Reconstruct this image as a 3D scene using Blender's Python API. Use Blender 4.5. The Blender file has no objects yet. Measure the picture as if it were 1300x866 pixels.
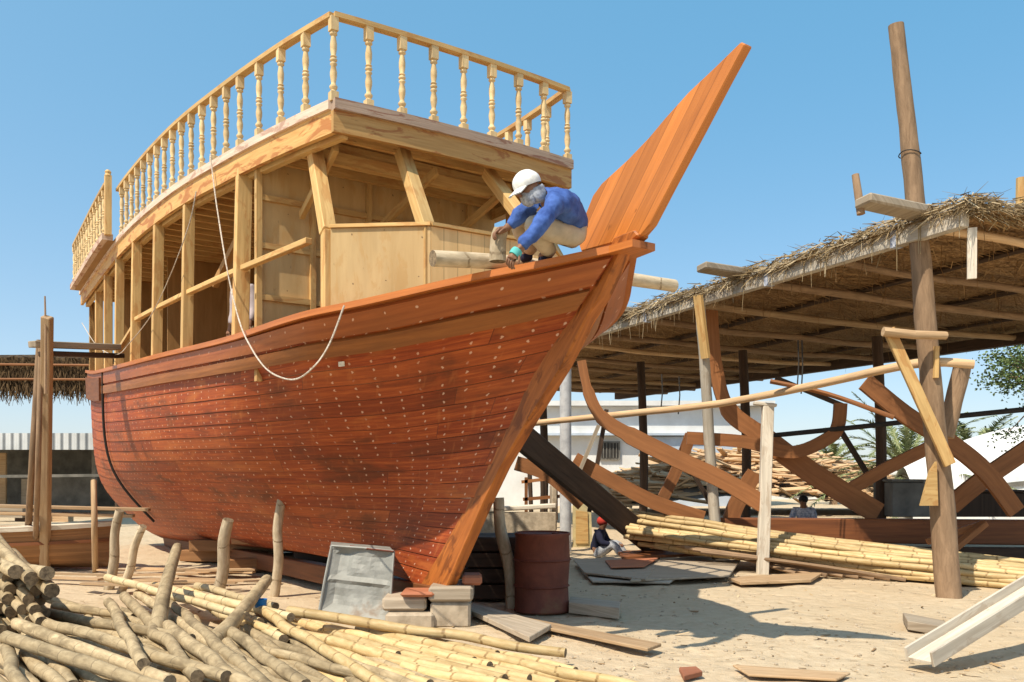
import bpy, math, random
from mathutils import Vector, Matrix, noise
R = random.Random(7)
D = bpy.data
scene = bpy.context.scene
COL = scene.collection
PI = math.pi
V = Vector

# ------------------------------------------------------------------ camera geometry (level camera with vertical shift)
F, U0, VH, CH = 1100.0, 650.0, 600.0, 1.55        # focal length in photo pixels, centre column, horizon row, eye height
def at(u, v, Y):
    return V(((u-U0)/F*Y, Y, CH-(v-VH)/F*Y))
def atz(u, v, z):
    return at(u, v, F*(CH-z)/(v-VH))

# ------------------------------------------------------------------ mesh builder
class MB:
    def __init__(s): s.v=[]; s.f=[]; s.uv=[]; s.m=[]
    def face(s, idx, uvs, m=0): s.f.append(tuple(idx)); s.uv.append(list(uvs)); s.m.append(m)
    def poly(s, pts, uvs=None, m=0):
        n=len(s.v); s.v += [V(p) for p in pts]
        if uvs is None:
            o=V(pts[0]); e=(V(pts[1])-o)
            if e.length<1e-9: e=V((1,0,0))
            e.normalize(); nn=e.cross(V(pts[-1])-o); f2=nn.cross(e)
            if f2.length<1e-9: f2=V((0,0,1))
            f2.normalize(); uvs=[((V(p)-o).dot(e),(V(p)-o).dot(f2)) for p in pts]
        s.face(range(n,n+len(pts)), uvs, m)
    def beam(s, p0, p1, w, h, up=(0,0,1), w1=None, h1=None, m=0):
        p0=V(p0); p1=V(p1); d=(p1-p0); L=d.length; d.normalize(); up=V(up)
        x=d.cross(up)
        if x.length<1e-4: x=d.cross(V((1,0,0)))
        x.normalize(); y=x.cross(d); y.normalize()
        w1=w1 or w; h1=h1 or h; n=len(s.v)
        for p,ww,hh in ((p0,w,h),(p1,w1,h1)):
            for a,b in ((-1,-1),(1,-1),(1,1),(-1,1)): s.v.append(p+x*(a*ww/2)+y*(b*hh/2))
        per=[0,w,w+h,2*w+h,2*w+2*h]; o=R.random()*7
        for i in range(4):
            j=(i+1)%4
            s.face((n+i,n+j,n+4+j,n+4+i), [(o,per[i]+o),(o,per[i+1]+o),(o+L,per[i+1]+o),(o+L,per[i]+o)], m)
        s.face((n+3,n+2,n+1,n), [(o+q*.04,o+r*w) for q,r in ((0,0),(0,1),(1,1),(1,0))], m)
        s.face((n+4,n+5,n+6,n+7), [(o+q*.04,o+r*w) for q,r in ((0,0),(0,1),(1,1),(1,0))], m)
    def tube(s, pts, rad, n=10, cap=True, wob=0.0, m=0, capm=None, seed=None):
        pts=[V(p) for p in pts]; k=len(pts)
        if not isinstance(rad,(list,tuple)): rad=[rad]*k
        base=len(s.v); L=0; o=R.random()*9; us=[]
        t0=(pts[1]-pts[0]).normalized(); x=t0.cross(V((0,0,1)))
        if x.length<.05: x=t0.cross(V((1,0,0)))
        x.normalize()
        for i,p in enumerate(pts):
            t=(pts[min(i+1,k-1)]-pts[max(i-1,0)]).normalized()
            x=(x-t*x.dot(t)).normalized(); y=t.cross(x)
            if i: L+=(p-pts[i-1]).length
            us.append(L)
            for j in range(n):
                a=2*PI*j/n; rr=rad[i]
                if wob: rr*=1+wob*noise.noise(V((math.cos(a)*1.3+o*3,math.sin(a)*1.3,L*3.1+o)))
                s.v.append(p+x*(math.cos(a)*rr)+y*(math.sin(a)*rr))
        for i in range(k-1):
            for j in range(n):
                j2=(j+1)%n; r=max(rad[i],.01)
                s.face((base+i*n+j,base+i*n+j2,base+(i+1)*n+j2,base+(i+1)*n+j),
                    [(o+us[i],o+j*2*PI*r/n),(o+us[i],o+(j+1)*2*PI*r/n),(o+us[i+1],o+(j+1)*2*PI*r/n),(o+us[i+1],o+j*2*PI*r/n)], m)
        if cap:
            cm=m if capm is None else capm
            for i0,rev in ((0,True),((k-1),False)):
                idx=[base+i0*n+j for j in range(n)]; r=rad[i0]
                uv=[(o+r*math.cos(2*PI*j/n),o+r*math.sin(2*PI*j/n)) for j in range(n)]
                if rev: idx.reverse(); uv.reverse()
                s.face(idx,uv,cm)
    def lathe(s, base, prof, n=12, m=0, rot=0):
        base=V(base); b=len(s.v); o=R.random()*9
        for r,z in prof:
            for j in range(n):
                a=2*PI*j/n+rot; s.v.append(base+V((math.cos(a)*r,math.sin(a)*r,z)))
        for i in range(len(prof)-1):
            for j in range(n):
                j2=(j+1)%n; r=max(prof[i][0],.01)
                s.face((b+i*n+j,b+i*n+j2,b+(i+1)*n+j2,b+(i+1)*n+j),
                  [(o+prof[i][1],o+j*2*PI*r/n),(o+prof[i][1],o+(j+1)*2*PI*r/n),(o+prof[i+1][1],o+(j+1)*2*PI*r/n),(o+prof[i+1][1],o+j*2*PI*r/n)], m)
        k=len(prof)-1
        s.face([b+j for j in range(n)][::-1],[(o+j*.01,o) for j in range(n)],m)
        s.face([b+k*n+j for j in range(n)],[(o+j*.01,o) for j in range(n)],m)
    def prism(s, poly, thick, m=0, dirn=None):
        p=[V(q) for q in poly]; th=V(thick); n=len(p); b=len(s.v)
        e=V(dirn).normalized() if dirn is not None else (p[1]-p[0]).normalized()
        f2=th.cross(e)
        if f2.length<1e-9: f2=V((0,0,1))
        f2.normalize(); o=R.random()*9
        s.v += [q+th/2 for q in p]+[q-th/2 for q in p]
        uv=[(o+q.dot(e),o+q.dot(f2)) for q in p]
        s.face(range(b,b+n),uv,m); s.face(list(range(b+n,b+2*n))[::-1],uv[::-1],m)
        for i in range(n):
            j=(i+1)%n
            s.face((b+j,b+i,b+n+i,b+n+j),[uv[j],uv[i],(uv[i][0],uv[i][1]+th.length),(uv[j][0],uv[j][1]+th.length)],m)
    def grid(s, rows, uvs, m=0, closed=False):
        b=len(s.v); nr=len(rows); nc=len(rows[0])
        for r in rows: s.v += [V(p) for p in r]
        for i in range(nr-1):
            for j in range(nc-1):
                s.face((b+i*nc+j,b+i*nc+j+1,b+(i+1)*nc+j+1,b+(i+1)*nc+j),(uvs[i][j],uvs[i][j+1],uvs[i+1][j+1],uvs[i+1][j]),m)
    def band(s, pts, w, thick, nrm):
        """curved plank: centre line pts, in-plane width w (number or list), thickness along nrm"""
        pts=[V(p) for p in pts]; k=len(pts); nrm=V(nrm).normalized(); A=[];B=[]
        ww=w if isinstance(w,(list,tuple)) else [w]*k
        for i,p in enumerate(pts):
            t=(pts[min(i+1,k-1)]-pts[max(i-1,0)]).normalized(); x=nrm.cross(t).normalized()
            A.append(p+x*ww[i]/2); B.append(p-x*ww[i]/2)
        h=nrm*thick/2; L=[0]
        for i in range(1,k): L.append(L[-1]+(pts[i]-pts[i-1]).length)
        o=R.random()*9; w0=max(ww)
        rows=[[p+h for p in A],[p+h for p in B],[p-h for p in B],[p-h for p in A],[p+h for p in A]]
        vv=[0,w0,w0+thick,2*w0+thick,2*w0+2*thick]
        for r in range(4):
            s.grid([rows[r],rows[r+1]],[[(o+l,o+vv[r]) for l in L],[(o+l,o+vv[r+1]) for l in L]])
        for i in (0,k-1):
            s.poly([A[i]+h,B[i]+h,B[i]-h,A[i]-h])

def interp(tab, x):
    if x<=tab[0][0]: return tab[0][1]
    if x>=tab[-1][0]: return tab[-1][1]
    for i in range(len(tab)-1):
        if tab[i][0]<=x<=tab[i+1][0]: break
    def slope(k):
        if k==0: return (tab[1][1]-tab[0][1])/(tab[1][0]-tab[0][0])
        if k==len(tab)-1: return (tab[k][1]-tab[k-1][1])/(tab[k][0]-tab[k-1][0])
        return (tab[k+1][1]-tab[k-1][1])/(tab[k+1][0]-tab[k-1][0])
    x0,y0=tab[i]; x1,y1=tab[i+1]; h=x1-x0; t=(x-x0)/h; m0=slope(i)*h; m1=slope(i+1)*h
    return (2*t**3-3*t*t+1)*y0+(t**3-2*t*t+t)*m0+(-2*t**3+3*t*t)*y1+(t**3-t*t)*m1
def smooth(pts, n=6):
    pts=[V(p) for p in pts]; out=[]
    if len(pts)<3: return [pts[0].lerp(pts[-1],i/n) for i in range(n+1)]
    for i in range(len(pts)-1):
        a=pts[max(i-1,0)];b=pts[i];c=pts[i+1];d=pts[min(i+2,len(pts)-1)]
        for k in range(n):
            t=k/n
            out.append(.5*((2*b)+(c-a)*t+(2*a-5*b+4*c-d)*t*t+(3*b-a-3*c+d)*t**3))
    out.append(pts[-1]); return out

ORG = {}
def obj(name, mb, mat, parent=None, origin=None, sm=False, bev=0.0):
    me=D.meshes.new(name)
    if parent is not None: o0=ORG[parent]
    else: o0=V(origin) if origin is not None else base_of(mb)
    me.from_pydata([tuple(p-o0) for p in mb.v],[],mb.f)
    uvl=me.uv_layers.new(name='UVMap'); k=0
    for uvs in mb.uv:
        for q in uvs: uvl.data[k].uv=q; k+=1
    mats=mat if isinstance(mat,(list,tuple)) else [mat]
    for m in mats: me.materials.append(m)
    for p,mi in zip(me.polygons,mb.m):
        p.material_index=min(mi,len(mats)-1); p.use_smooth=bool(sm)
    me.update()
    ob=D.objects.new(name,me); COL.objects.link(ob)
    if parent is not None: ob.parent=parent
    else: ob.location=o0
    ORG[ob]=o0
    if sm is True:
        try: me.set_sharp_from_angle(angle=math.radians(50))
        except Exception: pass
    if bev:
        b=ob.modifiers.new('Bevel','BEVEL'); b.width=bev; b.segments=1; b.limit_method='ANGLE'
    return ob
def base_of(mb):
    n=len(mb.v); c=V((0,0,0))
    for p in mb.v: c+=p
    c/=n; c.z=min(p.z for p in mb.v); return c
def tag(o, label, cat=None, group=None, kind=None):
    if label: o['label']=label
    if cat: o['category']=cat
    if group: o['group']=group
    if kind: o['kind']=kind
    return o
def thing(name, loc, label, cat, group=None):
    e=D.objects.new(name,None); COL.objects.link(e); e.location=V(loc); e.empty_display_size=.2
    ORG[e]=V(loc); return tag(e,label,cat,group)
# ------------------------------------------------------------------ materials
class NT:
    def __init__(s,name):
        s.mat=D.materials.new(name); s.mat.use_nodes=True; s.t=s.mat.node_tree; s.t.nodes.clear()
        s.out=s.n('ShaderNodeOutputMaterial'); s.b=s.n('ShaderNodeBsdfPrincipled'); s.l(s.b.outputs[0],s.out.inputs[0])
    def n(s,typ,**k):
        nd=s.t.nodes.new(typ)
        for a,b in k.items(): setattr(nd,a,b)
        return nd
    def l(s,a,b): s.t.links.new(a,b)
    def set(s,inp,val):
        if hasattr(val,'links') or hasattr(val,'is_linked') : s.l(val,inp)
        else: inp.default_value=val
    def math(s,op,a,b=0.0,c=None):
        nd=s.n('ShaderNodeMath',operation=op); s.set(nd.inputs[0],a); s.set(nd.inputs[1],b)
        if c is not None: s.set(nd.inputs[2],c)
        return nd.outputs[0]
    def uv(s): return s.n('ShaderNodeTexCoord').outputs['UV']
    def obco(s): return s.n('ShaderNodeTexCoord').outputs['Object']
    def geo(s): return s.n('ShaderNodeNewGeometry').outputs['Position']
    def rnd(s): return s.n('ShaderNodeObjectInfo').outputs['Random']
    def vmul(s,v,sc,add=None):
        m=s.n('ShaderNodeVectorMath',operation='MULTIPLY'); s.set(m.inputs[0],v); m.inputs[1].default_value=sc
        if add is not None:
            a=s.n('ShaderNodeVectorMath',operation='ADD'); s.l(m.outputs[0],a.inputs[0]); s.set(a.inputs[1],add); return a.outputs[0]
        return m.outputs[0]
    def noise(s,vec,scale=1,detail=4,rough=.55,dist=0):
        nd=s.n('ShaderNodeTexNoise'); s.l(vec,nd.inputs['Vector']); nd.inputs['Scale'].default_value=scale
        nd.inputs['Detail'].default_value=detail; nd.inputs['Roughness'].default_value=rough; nd.inputs['Distortion'].default_value=dist
        return nd.outputs['Fac']
    def ramp(s,fac,stops):
        nd=s.n('ShaderNodeValToRGB'); s.l(fac,nd.inputs[0]); e=nd.color_ramp.elements
        while len(e)<len(stops): e.new(.5)
        for el,(p,c) in zip(e,stops): el.position=p; el.color=(c[0],c[1],c[2],1) if not isinstance(c,(int,float)) else (c,c,c,1)
        return nd.outputs[0]
    def mix(s,fac,a,b,typ='MIX'):
        nd=s.n('ShaderNodeMix',data_type='RGBA',blend_type=typ); s.set(nd.inputs[0],fac)
        for i,c in ((6,a),(7,b)):
            if isinstance(c,(tuple,list)): nd.inputs[i].default_value=(c[0],c[1],c[2],1)
            else: s.l(c,nd.inputs[i])
        return nd.outputs[2]
    def step(s,x,a,b):
        nd=s.n('ShaderNodeMapRange',interpolation_type='SMOOTHSTEP'); s.set(nd.inputs[0],x); nd.inputs[1].default_value=a; nd.inputs[2].default_value=b
        return nd.outputs[0]
    def bump(s,h,strength=.3,dist=.01):
        nd=s.n('ShaderNodeBump'); s.l(h,nd.inputs['Height']); nd.inputs['Strength'].default_value=strength; nd.inputs['Distance'].default_value=dist
        s.l(nd.outputs[0],s.b.inputs['Normal'])
    def col(s,c,rough=.7,spec=.35,metal=0):
        if isinstance(c,(tuple,list)): s.b.inputs['Base Color'].default_value=(c[0],c[1],c[2],1)
        else: s.l(c,s.b.inputs['Base Color'])
        s.set(s.b.inputs['Roughness'],rough); s.b.inputs['Specular IOR Level'].default_value=spec; s.b.inputs['Metallic'].default_value=metal
        return s.mat
def wood(name, dark, light, rough=.7, gu=1.6, gv=26, stain=None, stain_amt=.5, var=.22, bump=.25, spec=.3, patch=.5, plank=0, nails=None):
    n=NT(name); r=n.rnd()
    off=n.n('ShaderNodeCombineXYZ'); n.l(n.math('MULTIPLY',r,37.0),off.inputs[0]); n.l(n.math('MULTIPLY',r,53.0),off.inputs[1])
    v=n.vmul(n.uv(),(gu,gv,1),off.outputs[0]); g=n.noise(v,1,7,.62,.6)
    v2=n.vmul(n.uv(),(.9,2.2,1),off.outputs[0]); pch=n.noise(v2,1.4,4,.6)
    c=n.ramp(g,((.28,dark),(.72,light)))
    c=n.mix(n.math('MULTIPLY',n.step(pch,.42,.72),patch),c,tuple(x*.62 for x in light))
    if stain is not None:
        sp=n.noise(n.vmul(n.uv(),(1.1,3.4,1),off.outputs[0]),1.9,5,.65,.8)
        c=n.mix(n.math('MULTIPLY',n.step(sp,.52,.6),stain_amt),c,stain)
    hs=n.n('ShaderNodeHueSaturation'); n.l(c,hs.inputs['Color']); n.l(n.math('ADD',n.math('MULTIPLY',r,2*var),1-var),hs.inputs['Value'])
    kn=n.noise(n.vmul(n.uv(),(7,16,1),off.outputs[0]),1,2)
    c=n.mix(n.math('MULTIPLY',n.step(kn,.7,.78),.55),hs.outputs[0],tuple(x*.45 for x in dark))
    if nails:
        sn=n.n('ShaderNodeSeparateXYZ'); n.l(n.uv(),sn.inputs[0]); ju=n.noise(n.vmul(n.uv(),(3,3,1)),1,1)
        du=n.math('MULTIPLY',n.math('SUBTRACT',n.math('FRACT',n.math('ADD',n.math('DIVIDE',sn.outputs[0],nails[0]),n.math('MULTIPLY',ju,.5))),.5),nails[0])
        dv=n.math('MULTIPLY',n.math('SUBTRACT',n.math('FRACT',n.math('ADD',n.math('DIVIDE',sn.outputs[1],nails[1]),n.math('MULTIPLY',ju,.3))),.5),nails[1])
        dd=n.math('SQRT',n.math('ADD',n.math('MULTIPLY',du,du),n.math('MULTIPLY',dv,dv))); c=n.mix(n.math('MULTIPLY',n.step(dd,nails[2],nails[2]*.5),.8),c,nails[3])
    if plank:
        sp_=n.n('ShaderNodeSeparateXYZ'); n.l(n.uv(),sp_.inputs[0]); k_=n.math('DIVIDE',sp_.outputs[1],plank); fv=n.math('FRACT',k_)
        wn=n.n('ShaderNodeTexWhiteNoise',noise_dimensions='1D'); n.l(n.math('FLOOR',k_),wn.inputs['W'])
        h2=n.n('ShaderNodeHueSaturation'); n.l(c,h2.inputs['Color']); n.l(n.math('ADD',.8,n.math('MULTIPLY',wn.outputs[0],.4)),h2.inputs['Value']); c=h2.outputs[0]
        seam=n.math('MAXIMUM',n.step(fv,.07,.02),n.step(fv,.95,.99)); c=n.mix(n.math('MULTIPLY',seam,.4),c,tuple(x*.3 for x in dark))
    n.bump(g,bump,.006)
    return n.col(c,rough,spec)
M={}
M['pine']=wood('fresh_pine',(.49,.285,.10),(.73,.49,.205),.65,stain=(.42,.165,.04),stain_amt=.45)
M['fascia']=wood('stained_fascia',(.45,.24,.075),(.66,.40,.15),.6,stain=(.34,.11,.03),stain_amt=.75,patch=.3)
M['ply']=wood('plywood',(.55,.36,.155),(.70,.49,.24),.7,gu=.8,gv=7,stain=(.55,.31,.10),stain_amt=.4,bump=.08,patch=.35,nails=(.42,.31,.009,(.10,.06,.03)))
M['palewood']=wood('pale_baluster_wood',(.50,.33,.14),(.80,.60,.33),.7,gu=5,gv=14,var=.12)
M['edge']=wood('dusty_edge_wood',(.50,.36,.27),(.70,.56,.45),.8,stain=(.25,.10,.06),stain_amt=.5)
M['stainedge']=wood('red_stained_edge',(.36,.24,.17),(.58,.44,.34),.75,stain=(.24,.09,.05),stain_amt=.75)
M['plyplank']=wood('planked_panel',(.52,.34,.145),(.68,.47,.23),.7,gu=.8,gv=7,bump=.08,patch=.25,plank=.14)
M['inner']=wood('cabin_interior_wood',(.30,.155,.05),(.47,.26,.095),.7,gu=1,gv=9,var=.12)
M['teak']=wood('oiled_teak',(.36,.105,.022),(.60,.20,.045),.42,gu=1.1,gv=20,spec=.4,var=.08,patch=.45)
M['prow']=wood('prow_planks',(.42,.135,.026),(.62,.215,.046),.42,gu=1.1,gv=20,spec=.4,var=.05,patch=.35,plank=.115)
M['stem']=wood('oiled_stem_timber',(.22,.06,.015),(.58,.19,.04),.45,gu=1.3,gv=15,stain=(.12,.034,.012),stain_amt=.6,spec=.3,var=.04,patch=.7)
M['strake']=wood('red_brown_strake',(.25,.062,.018),(.46,.135,.035),.45,gu=1.1,gv=20,spec=.4,var=.04,patch=.6,nails=(.33,.12,.013,(.74,.5,.36)))
M['wale']=wood('golden_wale',(.20,.062,.016),(.38,.135,.032),.5,gu=1.2,gv=22,spec=.4,var=.08)
M['darkteak']=wood('dark_teak',(.13,.045,.018),(.27,.095,.032),.55,gu=1.1,gv=22,var=.1)
M['rib']=wood('red_brown_frame_timber',(.20,.078,.028),(.34,.14,.05),.7,gu=1.2,gv=14,var=.25)
M['darktimber']=wood('tarred_timber',(.035,.022,.015),(.09,.055,.035),.8,gu=1.5,gv=18)
M['brownplank']=wood('brown_boat_plank',(.16,.075,.03),(.34,.17,.07),.7,gu=.6,gv=10)
M['grey']=wood('weathered_grey_timber',(.26,.20,.14),(.48,.40,.30),.85,gu=1.2,gv=24,var=.2)
M['white']=wood('bleached_timber',(.42,.36,.28),(.70,.63,.52),.85,gu=1.2,gv=20,stain=(.30,.20,.12),stain_amt=.35)
M['bark']=wood('brown_bark_pole',(.17,.105,.06),(.38,.25,.15),.85,gu=3,gv=16,bump=.5,var=.18)
M['scrap']=wood('scrap_board',(.34,.20,.10),(.62,.44,.26),.8,var=.3)
M['redboard']=wood('red_painted_board',(.30,.10,.05),(.42,.17,.09),.75)

def pole_mat(name, dark, light, ring, period, ringw=.06, var=.2, rough=.85, bump=.5, blot=.6, ringamt=.8):
    n=NT(name); r=n.rnd(); uv=n.uv(); sp=n.n('ShaderNodeSeparateXYZ'); n.l(uv,sp.inputs[0])
    off=n.n('ShaderNodeCombineXYZ'); n.l(n.math('MULTIPLY',r,37.0),off.inputs[0]); n.l(n.math('MULTIPLY',r,53.0),off.inputs[1])
    g=n.noise(n.vmul(uv,(7,22,1),off.outputs[0]),1,6,.65,.4); b=n.noise(n.vmul(uv,(2.2,5,1),off.outputs[0]),1.2,3,.6)
    c=n.ramp(g,((.25,dark),(.7,light)))
    c=n.mix(n.math('MULTIPLY',n.step(b,.45,.7),blot),c,tuple(x*.6 for x in dark))
    wob=n.math('ADD',n.math('DIVIDE',sp.outputs[0],period),n.math('MULTIPLY',b,.35))
    fr=n.math('ABSOLUTE',n.math('SUBTRACT',n.math('FRACT',wob),.5))
    rg=n.math('MULTIPLY',n.step(fr,ringw,ringw*.3),n.step(g,.3,.55))
    c=n.mix(n.math('MULTIPLY',rg,ringamt),c,ring)
    hs=n.n('ShaderNodeHueSaturation'); n.l(c,hs.inputs['Color']); n.l(n.math('ADD',n.math('MULTIPLY',r,2*var),1-var),hs.inputs['Value'])
    n.bump(g,bump,.008)
    return n.col(hs.outputs[0],rough,.25)
M['mangrove']=pole_mat('mangrove_pole_bark',(.28,.205,.115),(.53,.415,.25),(.13,.095,.06),.29,.035,ringamt=.6,blot=.75)
M['bamboo']=pole_mat('bamboo_skin',(.46,.31,.13),(.66,.50,.265),(.22,.13,.05),.36,.05,rough=.5,bump=.15,blot=.35)
M['palebamboo']=pole_mat('pale_bamboo_skin',(.44,.33,.17),(.62,.50,.30),(.16,.11,.06),.36,.05,rough=.6,bump=.2,blot=.35)
M['proplog']=pole_mat('grey_prop_bark',(.38,.29,.18),(.62,.51,.36),(.2,.14,.08),.5,.03)
M['poleend']=wood('cut_pole_end',(.06,.042,.028),(.33,.24,.145),.9,gu=30,gv=30)

def plain(name,c,rough=.7,spec=.3,metal=0,var=.0,nscale=6,bump=0,c2=None):
    n=NT(name)
    if c2 is None: c2=tuple(x*.78 for x in c)
    g=n.noise(n.obco(),nscale,5,.6)
    col=n.ramp(g,((.35,c2),(.65,c)))
    if bump: n.bump(g,bump,.01)
    return n.col(col,rough,spec,metal)
M['skin']=plain('brown_skin',(.26,.13,.075),.55)
M['cap']=plain('white_cotton',(.80,.80,.77),.9,bump=.3,nscale=25)
M['bluecloth']=plain('blue_work_shirt',(.065,.14,.42),.85,c2=(.03,.07,.25),nscale=13,bump=1.0)
M['khaki']=plain('khaki_trousers',(.52,.43,.31),.9,nscale=10,bump=.4)
M['navy']=plain('navy_cloth',(.02,.022,.05),.9)
M['redcloth']=plain('red_cloth',(.5,.05,.035),.9)
M['lavender']=plain('pale_lavender_cloth',(.46,.40,.42),.9)
M['check']=plain('white_blue_cloth',(.6,.62,.68),.9,c2=(.2,.24,.34),nscale=22)
M['hair']=plain('black_hair',(.015,.012,.01),.6)
M['glove']=plain('turquoise_glove',(.12,.50,.47),.8)
M['gloveb']=plain('dusty_glove_palm',(.42,.46,.42),.9,c2=(.12,.13,.11),nscale=30)
M['scarf']=plain('grey_patterned_scarf',(.48,.50,.53),.9,c2=(.24,.25,.28),nscale=40)
M['rope']=plain('white_rope',(.66,.60,.52),.9,c2=(.35,.27,.2),nscale=60)
M['wire']=plain('dark_wire',(.04,.035,.03),.8)
M['dark']=plain('dark_interior',(.05,.045,.04),.9)
M['bluetarp']=plain('blue_plastic',(.01,.17,.50),.5)
M['pipe']=plain('galvanised_pipe',(.58,.58,.58),.5,.5,0,c2=(.40,.40,.41))
M['whitewall']=plain('white_plaster',(.72,.72,.70),.9,nscale=1.2,c2=(.62,.61,.585))
M['bluewall']=plain('pale_blue_plaster',(.50,.57,.66),.9,nscale=1.2)
M['whitehull']=plain('white_gelcoat',(.78,.78,.76),.5,nscale=2)
M['greywall']=plain('grey_block_wall',(.22,.205,.18),.9,nscale=2,c2=(.12,.115,.10))
M['yellow']=plain('faded_yellow_paint',(.62,.52,.26),.8,nscale=5,c2=(.45,.38,.22))
M['stone']=plain('pale_stone',(.50,.41,.30),.9,nscale=8,bump=.6,c2=(.30,.24,.17))
def strands(name,c1,c2,c3):
    n=NT(name); uv=n.uv(); g=n.noise(n.vmul(uv,(1,1,1)),1,3,.6)
    w=n.n('ShaderNodeTexWhiteNoise',noise_dimensions='2D'); fl=n.n('ShaderNodeVectorMath',operation='FLOOR'); n.l(uv,fl.inputs[0]); n.l(fl.outputs[0],w.inputs[0])
    c=n.ramp(w.outputs[0],((0,c1),(.5,c2),(1,c3)))
    n.b.inputs['Subsurface Weight'].default_value=0
    return n.col(c,.9,.15)
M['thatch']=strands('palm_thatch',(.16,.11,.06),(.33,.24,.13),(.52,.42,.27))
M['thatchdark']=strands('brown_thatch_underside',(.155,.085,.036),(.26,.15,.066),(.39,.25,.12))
M['thatchbrown']=strands('brown_frond_matting',(.03,.018,.009),(.07,.042,.02),(.14,.09,.045))
M['leaf']=strands('palm_leaf',(.09,.12,.045),(.17,.20,.085),(.30,.31,.16))
M['leaf2']=strands('tree_leaf',(.06,.10,.035),(.11,.16,.06),(.18,.22,.09))
M['chips']=strands('wood_chips',(.22,.13,.065),(.45,.31,.17),(.62,.48,.31))
# sheet metal, rust
def galv():
    n=NT('dented_galvanised_sheet'); g=n.noise(n.obco(),5,6,.65,.4); b=n.noise(n.obco(),2.3,4,.6)
    c=n.ramp(g,((.3,(.20,.20,.18)),(.7,(.33,.33,.30)))); c=n.mix(n.math('MULTIPLY',n.step(b,.56,.68),.7),c,(.17,.10,.05))
    n.bump(g,.1,.01); return n.col(c,.6,.4,.1)
M['galv']=galv()
def rust():
    n=NT('rusty_drum_paint'); g=n.noise(n.obco(),4,7,.65,.5); b=n.noise(n.obco(),1.7,5,.65)
    c=n.ramp(g,((.3,(.105,.032,.02)),(.7,(.20,.06,.035)))); c=n.mix(n.math('MULTIPLY',n.step(b,.55,.66),.8),c,(.19,.085,.04))
    n.bump(g,.3,.01); return n.col(c,.75,.3)
M['rust']=rust()
def corr():
    n=NT('corrugated_white_sheet'); sp=n.n('ShaderNodeSeparateXYZ'); n.l(n.geo(),sp.inputs[0])
    w=n.math('SINE',n.math('MULTIPLY',sp.outputs[0],22.0)); n.bump(w,.9,.05)
    g=n.noise(n.geo(),.8,4); c=n.ramp(g,((.35,(.42,.44,.45)),(.65,(.58,.60,.61)))); return n.col(c,.6,.3)
M['corr']=corr()
def sand():
    n=NT('sand'); p=n.geo()
    a=n.noise(p,1.1,8,.6); b=n.noise(p,9,6,.7); f=n.noise(p,60,3,.7); big=n.noise(p,.35,3,.5)
    c=n.ramp(b,((.3,(.48,.37,.24)),(.7,(.61,.49,.34))))
    c=n.mix(n.math('MULTIPLY',n.step(a,.45,.65),.5),c,(.55,.44,.295))
    c=n.mix(n.math('MULTIPLY',n.step(big,.5,.68),.35),c,(.44,.32,.19))
    c=n.mix(n.math('MULTIPLY',n.step(f,.62,.72),.35),c,(.26,.19,.12))
    vo=n.n('ShaderNodeTexVoronoi',feature='SMOOTH_F1'); n.l(p,vo.inputs['Vector']); vo.inputs['Scale'].default_value=3.6
    b=n.math('ADD',b,n.math('MULTIPLY',n.step(vo.outputs['Distance'],.05,.42),.8))
    h=n.math('ADD',n.math('MULTIPLY',a,2.0),n.math('ADD',n.math('MULTIPLY',b,.9),n.math('MULTIPLY',f,.14)))
    n.bump(h,.6,.05); return n.col(c,.95,.1)
M['sand']=sand()
NST=18
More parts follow.
